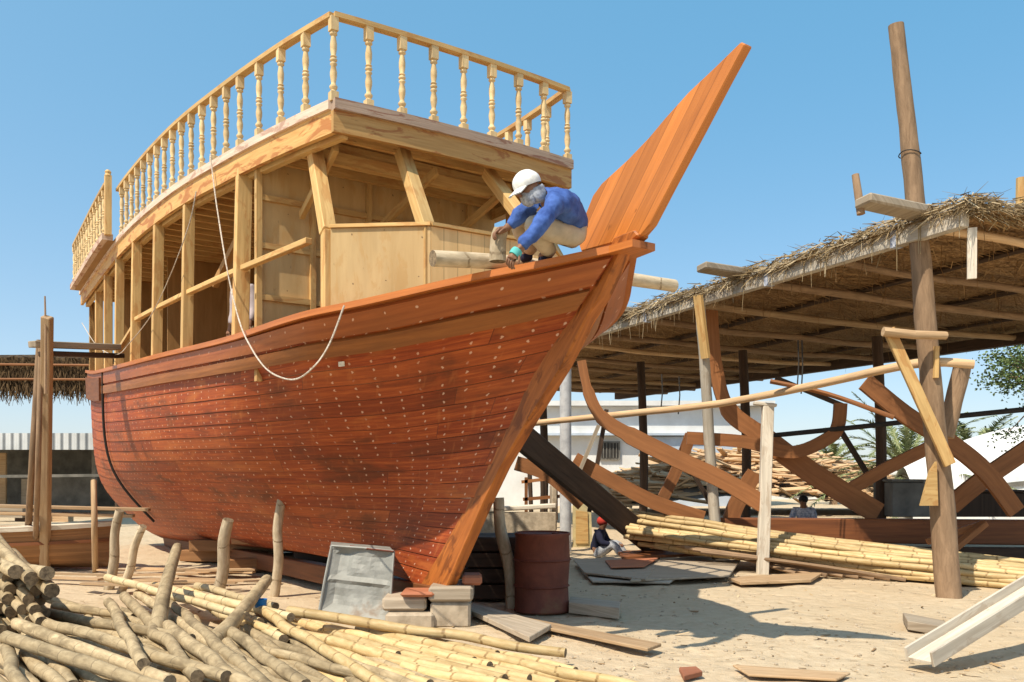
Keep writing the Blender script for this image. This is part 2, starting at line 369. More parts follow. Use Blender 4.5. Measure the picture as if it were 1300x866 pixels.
def hullmat():
    n=NT('teak_hull_planking'); sp=n.n('ShaderNodeSeparateXYZ'); n.l(n.uv(),sp.inputs[0]); U=sp.outputs[0]; W=sp.outputs[1]
    sid=n.math('FLOOR',W); fv=n.math('FRACT',W)
    wn=n.n('ShaderNodeTexWhiteNoise',noise_dimensions='1D'); n.l(sid,wn.inputs['W'])
    ub=n.math('ADD',n.math('DIVIDE',U,3.4),n.math('MULTIPLY',wn.outputs[0],7.0)); pid=n.math('FLOOR',ub); fb=n.math('FRACT',ub)
    cx=n.n('ShaderNodeCombineXYZ'); n.l(sid,cx.inputs[0]); n.l(pid,cx.inputs[1])
    w2=n.n('ShaderNodeTexWhiteNoise',noise_dimensions='2D'); n.l(cx.outputs[0],w2.inputs[0])
    cg=n.n('ShaderNodeCombineXYZ'); n.l(n.math('ADD',n.math('MULTIPLY',U,1.3),n.math('MULTIPLY',w2.outputs[0],20)),cg.inputs[0]); n.l(n.math('MULTIPLY',W,5.5),cg.inputs[1])
    g=n.noise(cg.outputs[0],1,8,.66,.5)
    cc=n.n('ShaderNodeCombineXYZ'); n.l(n.math('MULTIPLY',U,.55),cc.inputs[0]); n.l(n.math('MULTIPLY',W,.33),cc.inputs[1])
    big=n.noise(cc.outputs[0],1.2,5,.62,.4)
    c=n.ramp(g,((.25,(.15,.024,.008)),(.5,(.33,.058,.015)),(.75,(.62,.155,.036))))
    c=n.mix(n.step(w2.outputs[0],.2,1.0),c,n.mix(.45,c,(.45,.12,.03)))
    c=n.mix(n.math('MULTIPLY',n.step(w2.outputs[0],.32,.0),.5),c,(.19,.038,.013))
    c=n.mix(n.math('MULTIPLY',n.step(big,.52,.68),.72),c,(.11,.032,.014))
    c=n.mix(n.math('MULTIPLY',n.step(big,.44,.30),.4),c,(.58,.19,.045))
    # drips / vertical wash
    cd=n.n('ShaderNodeCombineXYZ'); n.l(n.math('MULTIPLY',U,9.0),cd.inputs[0]); n.l(n.math('MULTIPLY',W,.5),cd.inputs[1])
    dr=n.noise(cd.outputs[0],1,4,.6); c=n.mix(n.math('MULTIPLY',n.step(dr,.56,.72),.28),c,(.58,.20,.06))
    seam=n.math('MAXIMUM',n.step(fv,.05,.012),n.step(fv,.955,.985)); seam=n.math('MAXIMUM',seam,n.step(fb,.0035,.0015))
    c=n.mix(n.math('MULTIPLY',seam,.6),c,(.05,.014,.007))
    # wooden plugs over the nails: two per strake along every frame
    jit=n.noise(cg.outputs[0],.7,2)
    uu=n.math('ADD',n.math('DIVIDE',n.math('ADD',U,n.math('MULTIPLY',W,.035)),.26),n.math('MULTIPLY',jit,.35))
    du=n.math('MULTIPLY',n.math('SUBTRACT',n.math('FRACT',uu),.5),.26)
    vv=n.math('MULTIPLY',W,2.0); dv=n.math('MULTIPLY',n.math('SUBTRACT',n.math('FRACT',vv),.5),.085)
    d=n.math('SQRT',n.math('ADD',n.math('MULTIPLY',du,du),n.math('MULTIPLY',dv,dv)))
    ck=n.n('ShaderNodeCombineXYZ'); n.l(n.math('FLOOR',uu),ck.inputs[0]); n.l(n.math('FLOOR',vv),ck.inputs[1])
    w3=n.n('ShaderNodeTexWhiteNoise',noise_dimensions='2D'); n.l(ck.outputs[0],w3.inputs[0])
    plug=n.math('MULTIPLY',n.step(d,.0155,.009),n.step(w3.outputs[0],.02,.5))
    c=n.mix(n.math('MULTIPLY',plug,.7),c,(.80,.56,.40))
    h=n.math('SUBTRACT',n.math('MULTIPLY',g,.3),seam); n.bump(h,.35,.008)
    return n.col(c,n.math('ADD',.45,n.math('MULTIPLY',g,.25)),.3)
M['hull']=hullmat()

# ------------------------------------------------------------------ world, sun, camera
SUN=V((-2.2,-2.5,4.5)).normalized()
w=D.worlds.new('World'); scene.world=w; w.use_nodes=True
nt=w.node_tree; bg=nt.nodes['Background']; sky=nt.nodes.new('ShaderNodeTexSky'); sky.sky_type='NISHITA'; sky.sun_disc=False
sky.sun_elevation=math.asin(SUN.z); sky.sun_rotation=math.atan2(SUN.x,SUN.y)%(2*PI)
sky.air_density=1.0; sky.dust_density=.7; sky.ozone_density=1.6; sky.altitude=0
hz=nt.nodes.new('ShaderNodeMix'); hz.data_type='RGBA'; hz.inputs[0].default_value=.55; hz.inputs[7].default_value=(.22,2.72,4.85,1)
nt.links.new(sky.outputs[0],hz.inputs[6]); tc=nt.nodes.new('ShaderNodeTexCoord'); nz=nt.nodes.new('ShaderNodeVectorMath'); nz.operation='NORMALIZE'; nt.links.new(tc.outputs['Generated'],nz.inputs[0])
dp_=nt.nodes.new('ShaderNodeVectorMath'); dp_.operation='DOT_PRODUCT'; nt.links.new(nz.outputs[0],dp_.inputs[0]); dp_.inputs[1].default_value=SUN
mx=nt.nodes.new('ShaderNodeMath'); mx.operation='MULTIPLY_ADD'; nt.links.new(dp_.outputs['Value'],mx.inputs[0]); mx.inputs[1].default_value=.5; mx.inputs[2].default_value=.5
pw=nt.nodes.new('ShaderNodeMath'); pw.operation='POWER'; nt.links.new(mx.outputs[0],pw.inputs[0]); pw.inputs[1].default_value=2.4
sz=nt.nodes.new('ShaderNodeSeparateXYZ'); nt.links.new(nz.outputs[0],sz.inputs[0])
h1=nt.nodes.new('ShaderNodeMath'); h1.operation='SUBTRACT'; h1.use_clamp=True; h1.inputs[0].default_value=1; nt.links.new(sz.outputs[2],h1.inputs[1])
h2_=nt.nodes.new('ShaderNodeMath'); h2_.operation='POWER'; nt.links.new(h1.outputs[0],h2_.inputs[0]); h2_.inputs[1].default_value=5
hh=nt.nodes.new('ShaderNodeMix'); hh.data_type='RGBA'; hh.blend_type='ADD'; nt.links.new(h2_.outputs[0],hh.inputs[0]); nt.links.new(hz.outputs[2],hh.inputs[6]); hh.inputs[7].default_value=(2.0,.95,.2,1)
ad=nt.nodes.new('ShaderNodeMix'); ad.data_type='RGBA'; ad.blend_type='ADD'; nt.links.new(pw.outputs[0],ad.inputs[0]); nt.links.new(hh.outputs[2],ad.inputs[6]); ad.inputs[7].default_value=(1.8,1.2,.55,1)   # warm glow added on the sun side: fills the shadows, pales the left sky
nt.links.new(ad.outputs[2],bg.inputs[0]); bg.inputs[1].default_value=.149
sl=D.lights.new('sun','SUN'); sl.energy=5.0; sl.angle=math.radians(.53); sl.color=(1,.90,.74)
so=D.objects.new('sun',sl); COL.objects.link(so); so.rotation_euler=SUN.to_track_quat('Z','Y').to_euler(); so.location=(-10,-10,20)
cd=D.cameras.new('camera'); co=D.objects.new('camera',cd); COL.objects.link(co); co.location=(0,0,CH); co.rotation_euler=(PI/2,0,0)
cd.sensor_width=36; cd.lens=36*F/1300; cd.shift_y=(VH-433)/1300; cd.clip_end=2000; cd.clip_start=.05
scene.camera=co
vs=scene.view_settings; vs.view_transform='Standard'; vs.look='None'; vs.gamma=1; vs.exposure=.2; vs.use_curve_mapping=False

# ------------------------------------------------------------------ ground
def ground_h(x,y):
    h=.03*noise.noise(V((x*.9,y*.9,0)))+.024*noise.noise(V((x*2.7,y*2.7,4)))+.006*noise.noise(V((x*7,y*7,9)))
    return h*max(0,min(1,(30-y)/8))
xs=[-900,-300,-120,-60,-30,-18]+[-14+.16*i for i in range(150)]+[12,18,30,60,120,300,900]
ys=[-60,-10,0,3,5]+[5.4+.13*i for i in range(110)]+[21,24,30,40,60,100,200,500,1500]
g=MB(); rows=[[(x,y,ground_h(x,y)) for x in xs] for y in ys]; g.grid(rows,[[(x,y) for x in xs] for y in ys])
go=obj('ground',g,M['sand'],origin=(0,0,0),sm=2); tag(go,'pale trampled sand of the boatyard','ground',kind='structure')
def gz(x,y): return ground_h(x,y)

# ================================================================== the dhow (ship frame: t forward, w towards the near side, z up)
P0=V((-.66,8.78,0)); AX=V((.57,-.82,0)).normalized(); SX=V((AX.y,-AX.x,0))
UP=V((0,0,1))
def S(t,w,z): return P0+AX*t+SX*w+UP*z
def onplane(u,v,w):
    """ship (t,z) of a photo point that lies in the lengthwise plane at offset w"""
    k=(u-U0)/F; Y=(w+SX.dot(P0))/(SX.x*k+SX.y); p=at(u,v,Y); return (p-P0).dot(AX), p.z
TB=3.02; ZB=3.25; ZK=.36; TSN=-12.2
BT=[(-12.2,1.40),(-10,1.60),(-7,1.78),(-4,1.77),(-1.5,1.64),(.2,1.50),(1.0,1.24),(1.6,.96),(2.0,.70),(2.6,.40),(3.02,.10)]
ZT=[(-12.2,3.62),(-10,3.38),(-7,3.16),(-4,3.02),(-1.5,2.93),(.2,2.94),(1.2,2.98),(2.1,3.09),(3.02,3.25)]
FT=[(0,.50),(.12,.75),(.3,.93),(.55,.95),(.7,.70),(.8,.36),(.87,.12),(.93,.03),(1,0)]
BT[-2:]=[(2.40,.38),(2.80,.058)]
# forward edge of the planking (the rabbet) follows the inner edge of the stem post
RAB=sorted([(z,t) for (t,z) in (onplane(*q,0) for q in ((545,750),(606,641),(656,538),(690,469),(752,380),(793,318)))])
TB=2.80
FL=[(0,.14),(.25,.20),(.5,.12),(.65,.05),(.8,0),(.86,0),(1,0)]
QK=[(0,.36),(.2,.46),(.4,.54),(.58,.60),(.7,.63),(.8,.64),(.88,.72),(.95,.8),(1,.8)]
ZK_T=[(0,.16),(.2,.22),(.45,.36),(.7,.46),(.88,.44),(1,.36)]
GB=[(0,0),(.70,0),(.80,.55),(.90,1),(1,1)]
def half(t): return interp(BT,t)
def sheer(t): return interp(ZT,t)
def hull(p,q,side=1,off=0.0):
    qk=interp(QK,p)
    tt=TSN+(TB-TSN)*p
    zk=interp(ZK_T,p); z=zk+(sheer(tt)-zk)*q
    tb=interp(RAB,.36+(3.2-.36)*q); ts=TSN+.35*(1-q)**1.3
    t=ts+(tb-ts)*p
    B=half(tt)
    lo=.05
    def raw(x): return ((max(x,1e-4)/qk)**-5+(.93+.07*x)**-5)**(-1/5)
    sh=raw(q)/raw(1.0); fl=max(0,interp(FL,p)); sh=(1-fl)*sh+fl*(1-(1-min(q/.10,1))**2.2); gb=max(0,min(1,interp(GB,p))); sh=sh*(1-gb)+gb*q**(1.35+.9*max(0,min(1,(p-.82)/.14)))
    wv=lo+(B-lo)*sh
    if off:
        dq=.01
        a=hull(p,min(q+dq,1.0)); b=hull(p,max(q-dq,0.0)); c=hull(min(p+.004,1),q); d=hull(max(p-.004,0),q)
        n=(c-d).cross(a-b).normalized()
        if n.dot(SX)<0: n=-n
        pt=S(t,wv,z)+n*off
        if side<0:
            r=pt-P0; pt=S(r.dot(AX),-r.dot(SX),pt.z)
        return pt
    return S(t,wv*side,z)
def pt_t(t,q=1.0):
    return (t-TSN)/(TB-TSN)
base=S(-4,0,0)
dh=thing('wooden_dhow',base,'large red-brown wooden dhow under construction with a tall raked prow and railed upper deck','boat')
# ---- hull planking: one strake at a time, the lower edge standing a little proud
hm=MB(); NP=90
ps=[1-(1-i/NP)**1.7 for i in range(NP+1)]
for side in (1,-1):
    for k in range(NST):
        q0=k/NST; q1=(k+1)/NST
        rows=[];uvs=[]
        for e,(q,off,vv) in enumerate(((q0,.0,.0),(q0+.0008,.007,.015),((q0+q1)/2,.0045,.5),(q1-.0008,.001,.99))):
            rows.append([hull(p,q,side,off) if off else hull(p,q,side) for p in ps]); uvs.append([(p*15.2,k+vv) for p in ps])
        if side<0: rows.reverse(); uvs.reverse()
        hm.grid(rows,uvs)
# transom
for k in range(NST):
    a,b=hull(0,k/NST),hull(0,(k+1)/NST); c,d=hull(0,(k+1)/NST,-1),hull(0,k/NST,-1)
    hm.poly([a,b,c,d],[(0,k),(0,k+1),(2,k+1),(2,k)])
obj('hull',hm,M['hull'],dh,sm=True)
def sweep(pts_fn, prof, t_list, m, name, sides=(1,-1), sm=False):
    b=MB()
    for sd in sides:
        rows=[]
        for (dn,dz) in prof+[prof[0]]:
            rows.append([pts_fn(p,sd,dn,dz) for p in t_list])
        L=[p*15.2 for p in t_list]; per=[0]
        for i in range(len(prof)):
            a,c=prof[i],prof[(i+1)%len(prof)]; per.append(per[-1]+math.hypot(a[0]-c[0],a[1]-c[1]))
        uvs=[[(l+sd*9,pv) for l in L] for pv in per]
        if sd>0: rows.reverse(); uvs.reverse()
        b.grid(rows,uvs)
        for q in (0,-1): b.poly([r[q] for r in rows[:-1]])
    return obj(name,b,m,dh,sm=sm)
def railpt(q):
    def fn(p,sd,dn,dz):
        if p>.9995 and q>.93:
            pt=S(2.87,(.055+dn*.7)*sd,3.21+dz+(0 if q>=1 else -.03)); return pt
        p=min(p,.9985)
        if q>=1: c=hull(p,q)
        else:
            qq=q+dz/2.75; c=hull(p,min(qq,1.0)); 
            dz=(qq-1)*2.75 if qq>1 else 0
        o=hull(min(p+.004,1),q)-hull(max(p-.004,0),q); n=V((-o.y,o.x,0)).normalized()
        if n.dot(SX)<0: n=-n
        pt=c+n*dn+UP*dz
        if sd<0:
            r=pt-P0; pt=S(r.dot(AX),-r.dot(SX),pt.z)
        return pt
    return fn
tl=ps
# cap rail, bulwark strake, golden wale and a thin bead below it
sweep(railpt(1.0),[(-.13,.0),(.085,.0),(.085,.055),(-.13,.055)],tl,M['teak'],'cap_rail')
def skinstrip(name,q0,q1,off,m,lip=.0):
    b=MB(); tt_=ps
    for sd in (1,-1):
        pl=[min(p,.9985) for p in tt_]
        def ln(q,o): return [hull(p,q,sd,o) for p in pl]
        L=[p*15.2+sd*9 for p in tt_]; h=(q1-q0)*2.7
        rows=[ln(q0,.0005),ln(q0,off),ln((q0+q1)/2,off+.004),ln(q1,off),ln(q1,.0005)]
        uv=[[(l,v) for l in L] for v in (0,off,off+h/2,off+h,2*off+h)]
        if sd<0: rows.reverse(); uv.reverse()
        b.grid(rows,uv); b.poly([r[0] for r in rows]); b.poly([r[-1] for r in rows][::-1])
    obj(name,b,m,dh)
skinstrip('gunwale_strake',.940,1.0,.046,M['strake'])
skinstrip('wale',.884,.928,.050,M['wale'])
sweep(railpt(1.0),[(-.17,-.10),(-.12,-.10),(-.12,-.003),(-.17,-.003)],[p for p in tl if p<.8],M['inner'],'inner_bulwark')
# dark quarter cladding at the stern
b=MB(); qs=[.845+.0325*i for i in range(5)]; pp=[.0+.017*i for i in range(14)]
rows=[[hull(p,min(q,1.0),1,.085) for p in pp] for q in qs]; b.grid(rows,[[(p*15,q*3) for p in pp] for q in qs])
rows2=[[hull(p,min(q,1.0),1,.03) for p in pp] for q in qs]
b.grid([r for r in [rows[0],rows2[0]]],[[(p*15,0) for p in pp],[(p*15,.05) for p in pp]]); b.grid([[r[-1] for r in rows],[r[-1] for r in rows2]],[[(0,q*3) for q in qs],[(.05,q*3) for q in qs]])
obj('quarter_board',b,M['darkteak'],dh)
# decks
b=MB(); dp=[.74*i/50 for i in range(51)]
def deckrow(sd,drop): return [(lambda c:(c-UP*drop-SX*(sd*.6)))(hull(p,1.0,sd)) for p in dp]
b.grid([deckrow(-1,.42),deckrow(1,.42)],[[(p*15,0) for p in dp],[(p*15,3) for p in dp]]); obj('main_deck',b,M['inner'],dh)
b=MB(); fp=[.80+.0105*i for i in range(19)]
b.grid([[hull(p,1.0,-1)-UP*.13+SX*min(.2,.9*abs((hull(p,1.0,1)-P0).dot(SX))) for p in fp],[hull(p,1.0,1)-UP*.13-SX*min(.2,.9*abs((hull(p,1.0,1)-P0).dot(SX))) for p in fp]],[[(p*15,0) for p in fp],[(p*15,2) for p in fp]])
obj('fore_deck',b,M['pine'],dh)
# ---- stem post and the tall prow
TH=.12
def cl(u,v): t,z=onplane(u,v,0); return S(t,0,z)
stem_front=[(541,752),(575,752),(628,676),(700,566),(770,450),(832,292)]
stem_back=[(800,300),(735,440),(655,566),(585,680),(541,745)]
b=MB(); fr=[cl(*q) for q in ((534,757),(568,757),(620,640),(642,594),(678,533),(720,466),(752,404),(769,378),(797,318),(818,300),(812,293))]; bk=[cl(*q) for q in ((786,303),(747,380),(721,408),(684,469),(650,538),(616,608),(599,640),(568,695),(537,746))]
b.prism(fr+bk,SX*TH,dirn=(fr[6]-fr[1])); obj('stem_post',b,M['stem'],dh,bev=.012)
b=MB(); t0,z0=onplane(560,757,0)
b.beam(S(t0+.10,0,.27),S(-11.4,0,.10),.18,.24); obj('keel',b,M['darkteak'],dh,bev=.01)
b=MB()
head=[(830,286),(856,236),(894,165),(926,104),(951,58),(945,55),(912,87),(878,119),(848,152),(828,176),(800,205),(768,234),(757,249),(736,302),(742,320),(818,300)]
b.prism([cl(*q) for q in head],SX*.075,dirn=cl(952,58)-cl(832,292))
obj('prow',b,M['prow'],dh,bev=.008)
# short white strip of tape along the rail at the prow
# stern post + rudder line
b=MB(); b.beam(S(TSN+.15,0,.9),S(TSN-.12,0,3.3),.16,.3); b.beam(S(-11.3,0,.0),S(TSN+.15,0,.92),.16,.3); obj('sternpost',b,M['darkteak'],dh)
# lashed upright batten standing off the quarter
# ---- cabin
WT=[(-13.2,1.52),(-11,1.62),(-7,1.77),(-4,1.75),(-1.8,1.63),(-.6,1.50),(.27,1.36)]
def rw(t): return interp(WT,t)
RZ=[(-13.2,5.30),(-9,5.27),(-6.6,5.24),(-3.9,5.14),(-1.7,4.99),(.3,4.88)]
def rz(t): return interp(RZ,t)          # top of the upper deck
TF=.27
ts_=[TF-.0]+[TF-.5*i for i in range(1,27)]
ts_=[t for t in ts_ if t>=-12.4]
# upper deck slab
b=MB()
top=[[S(t,rw(t)*s-.05*s,rz(t)-.03) for t in ts_] for s in (1,-1)]; bot=[[S(t,rw(t)*s-.05*s,rz(t)-.09) for t in ts_] for s in (1,-1)]
uvr=[[(t,0) for t in ts_],[(t,3.2) for t in ts_]]
b.grid([top[1],top[0]],uvr); b.grid([bot[0],bot[1]],uvr)
obj('upper_deck',b,M['inner'],dh)
def strip(name, z0, z1, o0, o1, m, sides=(1,-1), tsx=ts_, front=True):
    b=MB()
    for s in sides:
        P=[]
        for (o,z) in ((o1,z0),(o1,z1),(o0,z1),(o0,z0),(o1,z0)):
            P.append([S(t,(rw(t)+o)*s,rz(t)+z) for t in tsx])
        if s<0: P.reverse()
        pv=[0,z1-z0,z1-z0+o1-o0,2*(z1-z0)+o1-o0,2*(z1-z0+o1-o0)]
        b.grid(P,[[(t,v) for t in tsx] for v in pv])
        for e in (0,-1): b.poly([P[i][e] for i in range(4)])
    return obj(name,b,m,dh)
strip('side_fascia',-.28,-.07,-.05,.0,M['fascia'])
strip('deck_edge',-.07,.012,-.12,.03,M['edge'])
b=MB(); c=.10
fw=rw(TF); zt=rz(TF)
for (z0,z1,o0,o1,mi) in ((-.28,-.085,.0,.05,0),(-.085,.012,-.1,.085,1)):
    n=8; L=[]
    for r in range(n+1):
        w_=-fw-.0+2*fw*r/n; bow=.06*(1-(w_/fw)**2); L.append((w_,bow))
    P=[[S(TF+o+bw,w_,zt+z) for (w_,bw) in L] for (o,z) in ((o1,z0),(o1,z1),(o0,z1),(o0,z0),(o1,z0))]
    b.grid(P[::-1],[[(w_,v) for (w_,_) in L] for v in (.7,.6,.35,.25,0)],m=mi)
    for e in (0,-1): b.poly([P[i][e] for i in range(4)],m=mi)
obj('front_fascia',b,[M['fascia'],M['stainedge']],dh)
# beams under the deck
b=MB()
tt=-.15
while tt>-12.2:
    b.beam(S(tt,-rw(tt)+.06,rz(tt)-.14),S(tt,rw(tt)-.06,rz(tt)-.14),.055,.09); tt-=.37
obj('deck_beams',b,M['pine'],dh)
for s in (1,-1):
    b=MB()
    for i in range(len(ts_)-1): b.beam(S(ts_[i],(rw(ts_[i])-.13)*s,rz(ts_[i])-.245),S(ts_[i+1],(rw(ts_[i+1])-.13)*s,rz(ts_[i+1])-.245),.07,.12)
    obj('header',b,M['pine'],dh)
# posts along the sides
def railin(t,s=1,ins=.06): return hull(min(max(pt_t(t),0),1),1.0,s)-SX*(ins*s)
post_t=[]
for u in (310,240,201,173,152,138,126,116,108):
    # solve for the ship position where the wall line projects to this column
    lo,hi=-12.4,1.2
    for _ in range(40):
        mid=(lo+hi)/2; p=S(mid,half(mid)-.06,0); uu=U0+F*p.x/p.y
        if uu<u: lo=mid
        else: hi=mid
    post_t.append((lo+hi)/2)
for i,t in enumerate(post_t):
    for s in (1,-1):
        b=MB(); f=railin(t,s)+UP*.05; r_=f-P0; tp=S(r_.dot(AX),min(abs(r_.dot(SX)),rw(t)-.07)*s,rz(t)-.20)
        b.beam(f,tp,.13 if i else .16,.10,up=AX)
        obj('cabin_post',b,M['pine'],dh,bev=.006)
# corner posts and the leaning front posts
FA=[(1.36,.20),(.66,.78),(-.62,.84),(-1.36,.20)]
SILL=3.74
for (w_,t_),(tu,tv) in zip(FA,((374,190),(507,196),(650,222),(700,235))):
    foot=S(t_,w_,2.9)
    b=MB(); b.beam(foot,S(t_,w_,SILL),.11,.10,up=AX)
    ttop,wtop=(-.42,1.24 if w_>0 else -1.24) if abs(w_)>1 else (.02,w_*.78)
    b.beam(S(t_,w_,SILL-.02),S(ttop,wtop,rz(0)-.22),.13,.11,up=AX)
    obj('leaning_post',b,M['pine'],dh,bev=.006)
# plywood bulwark around the front
for i in range(3):
    (w0,t0_),(w1,t1_)=FA[i],FA[i+1]
    b=MB(); a=S(t0_+.06,w0,2.86); c=S(t1_+.06,w1,2.86); e=(c-a); nrm=e.cross(UP).normalized()
    b.prism([a,c,c+UP*(SILL-2.86),a+UP*(SILL-2.86)],nrm*.02,dirn=UP)
    obj('bulwark_panel',b,M['ply'] if i!=1 else M['plyplank'],dh)
    b=MB(); b.beam(a+UP*(SILL-2.84),c+UP*(SILL-2.84),.07,.03); obj('sill',b,M['pine'],dh)
# side sill rail
for s in (1,-1):
    k=[.16]+post_t[:4]
    for i in range(4):
        t0_,t1_=k[i],k[i+1]
        b=MB(); h0=SILL+.03*i-.05; h1=SILL+.03*(i+1)-.05
        a=railin(t0_,s,.07); c=railin(t1_,s,.07); a.z=h0;c.z=h1; d=(c-a).normalized()*.06
        b.beam(a+d,c-d,.07,.055); obj('side_rail',b,M['pine'],dh,bev=.005)
    b=MB(); a=railin(post_t[4],s); c=railin(post_t[3],s); a.z=3.52; c.z=3.74; b.beam(a,c,.06,.05); obj('side_rail',b,M['pine'],dh)
# cross wall inside the cabin, facing the bow
tw=-1.35
b=MB(); z0,z1=2.5,rz(tw)-.15; ww=rw(tw)-.07
b.prism([S(tw,ww,z0),S(tw,-ww+.05,z0),S(tw,-ww+.05,z1),S(tw,ww,z1)],AX*.02,dirn=UP); obj('cross_wall',b,M['ply'],dh)
b=MB()
for zz in (2.98,3.38,3.92,4.42): b.beam(S(tw+.03,ww,zz),S(tw+.03,-ww+.05,zz),.04,.06)
for w_ in (ww-.03,ww-.62,ww-1.28,ww-1.95,ww-2.6): b.beam(S(tw+.034,w_,2.5),S(tw+.034,w_,z1),.06,.05,up=AX)
obj('wall_battens',b,M['pine'],dh)
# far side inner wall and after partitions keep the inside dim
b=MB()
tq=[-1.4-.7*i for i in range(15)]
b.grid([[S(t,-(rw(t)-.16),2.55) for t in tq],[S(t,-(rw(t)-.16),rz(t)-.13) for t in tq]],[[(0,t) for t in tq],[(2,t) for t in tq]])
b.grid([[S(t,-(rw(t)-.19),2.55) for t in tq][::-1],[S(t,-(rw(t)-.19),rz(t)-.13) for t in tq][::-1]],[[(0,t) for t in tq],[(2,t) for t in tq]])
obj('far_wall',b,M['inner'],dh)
for tw2,wa,wb in ((-4.4,-1.5,.35),(-7.3,-1.5,1.0),(-9.6,-1.4,1.3)):
    b=MB(); b.prism([S(tw2,wa,2.5),S(tw2,wb,2.5),S(tw2,wb,rz(tw2)-.18),S(tw2,wa,rz(tw2)-.18)],AX*.03,dirn=UP); obj('partition',b,M['inner'],dh)
for t0_,w0,z0,t1_,w1,z1 in ((-3.9,1.2,4.0,-2.5,1.2,4.55),(-2.6,.2,2.6,-2.6,.2,4.7),(-3.2,-.3,2.6,-3.2,-.3,4.7),(-5.2,.6,2.6,-5.2,.6,4.8),(-3.6,1.0,2.6,-3.6,1.0,4.75)):
    b=MB(); b.beam(S(t0_,w0,z0),S(t1_,w1,z1),.07,.09)
    obj('inner_stud',b,M['inner'],dh)
# knees under the front of the deck
for w_,dw in ((1.05,.35),(.15,-.3),(-.75,-.3)):
    b=MB(); b.beam(S(-1.25,w_,rz(0)-.62),S(-.1,w_+dw*.3,rz(0)-.27),.05,.08); obj('knee_brace',b,M['pine'],dh)
b=MB(); b.beam(S(-.45,-1.25,rz(0)-.245),S(-.45,1.25,rz(0)-.245),.08,.12); obj('header',b,M['pine'],dh)
# far opening trim seen through the front
for t_ in (-.35,-.9): 
    b=MB(); b.beam(S(t_,-1.38,2.5),S(t_,-1.42,rz(0)-.25),.10,.09,up=AX); obj('cabin_post',b,M['pine'],dh)
b=MB(); b.prism([S(-1.3,-1.44,2.6),S(-.05,-1.40,2.6),S(-.05,-1.40,3.75),S(-1.3,-1.44,3.75)],SX*.02,dirn=UP); obj('bulwark_panel',b,M['inner'],dh)
# ---- balustrade
def baluster(p,h,rot,name='baluster'):
    b=MB(); r=.034
    prof=[(.030,.0),(.030,.10),(.022,.115),(.034,.14),(.036,.155),(.022,.18),(.020,.20),(.030,.27),(.031,.31),(.021,.385),(.030,.40),(.030,.415),(.019,.43),(.032,.445),(.032,.46),(.020,.475),(.030,.49),(.021,.505),(.029,.575),(.030,.63),(.022,.70),(.020,.72),(.033,.735),(.033,.75),(.022,.765),(.030,.78)]
    k=(h-.0)/.93
    b.lathe(p,[(q[0]*1.05,q[1]*k) for q in prof],12)
    b.beam(p+UP*(.775*k),p+UP*h,.072,.072,up=AX); b.beam(p-UP*.01,p+UP*(.095*k),.072,.072,up=AX)
    return b
BH=.75
bal=D.objects.new('balustrade',None); COL.objects.link(bal); bal.parent=dh; bal.location=S(0,0,5)-base; ORG[bal]=S(0,0,5)
spots=[]
for i in range(9):
    w_=fw-.02-(2*fw-.04)*i/8; spots.append((TF+.06*(1-(w_/fw)**2)*.9-.0,w_))
t=TF-.465
while t>-7.1:
    spots.append((t,rw(t)-.02)); 
    spots.append((t,-(rw(t)-.02))); t-=(.47 if t>-1.2 else .385)
for (t_,w_) in spots:
    obj('baluster',baluster(S(t_,w_,rz(t_)+.012),BH,0),M['palewood'],bal,sm=True)
b=MB(); hp=[S(t_,(rw(t_)-.02),rz(t_)+BH+.03) for t_ in [TF-.36*i for i in range(22)]]
hq=[S(t_,-(rw(t_)-.02),rz(t_)+BH+.03) for t_ in [TF-.36*i for i in range(21)]]
hf=[S(TF+.054*(1-((fw-.02-(2*fw-.04)*i/8)/fw)**2),fw-.02-(2*fw-.04)*i/8,zt+BH+.03) for i in range(9)]
for P in (hp,hq,hf): b.band(P,.085,.045,UP)
obj('handrail',b,M['pine'],bal,bev=.004)
# raised after section of the balustrade, standing outboard
AFT=[-7.3-.36*i for i in range(14)]
def aw(t): return rw(t)+.14
b=MB()
for s in (1,-1):
    b.band([S(t_,aw(t_)*s,rz(t_)+.02) for t_ in AFT],.16,.10,UP)
obj('aft_deck_edge',b,M['stainedge'],dh)
b=MB()
for s in (1,-1): b.band([S(t_,aw(t_)*s,rz(t_)+BH+.12) for t_ in AFT],.085,.05,UP)
b.beam(S(AFT[-1],aw(AFT[-1]),rz(AFT[-1])+BH+.12),S(AFT[-1],-aw(AFT[-1]),rz(AFT[-1])+BH+.12),.08,.05)
obj('handrail',b,M['pine'],bal)
for t_ in AFT[1:]: obj('baluster',baluster(S(t_,aw(t_),rz(t_)+.07),BH+.07,0),M['palewood'],bal,sm=True)
for s in (1,-1):
    b=MB(); t_=-7.25; b.beam(S(t_,aw(t_)*s,rz(t_)+.04),S(t_,aw(t_)*s,rz(t_)+BH+.22),.095,.095,up=AX); b.lathe(S(t_,aw(t_)*s,rz(t_)+BH+.22),[(.055,0),(.04,.03),(.05,.06),(.03,.09)],10); obj('newel_post',b,M['pine'],bal)
# underside of the aft overhang
b=MB(); b.grid([[S(t_,aw(t_)+.06,rz(t_)-.03) for t_ in AFT],[S(t_,-aw(t_)-.06,rz(t_)-.03) for t_ in AFT]],[[(t_,0) for t_ in AFT],[(t_,3.5) for t_ in AFT]]); obj('aft_deck',b,M['inner'],dh)
# batten hanging down the quarter + small white tag on the planking
b=MB(); pq=pt_t(-8.6); b.tube([hull(pq+.002*math.sin(9*q),q,1,.05) for q in [1-.05*i for i in range(18)]],.022,6); obj('hanging_line',b,M['wire'],dh)
b=MB(); b.prism([hull(.852,.845,1,.018),hull(.856,.845,1,.018),hull(.856,.86,1,.018),hull(.852,.86,1,.018)],SX*.012); obj('tag',b,M['cap'],dh)

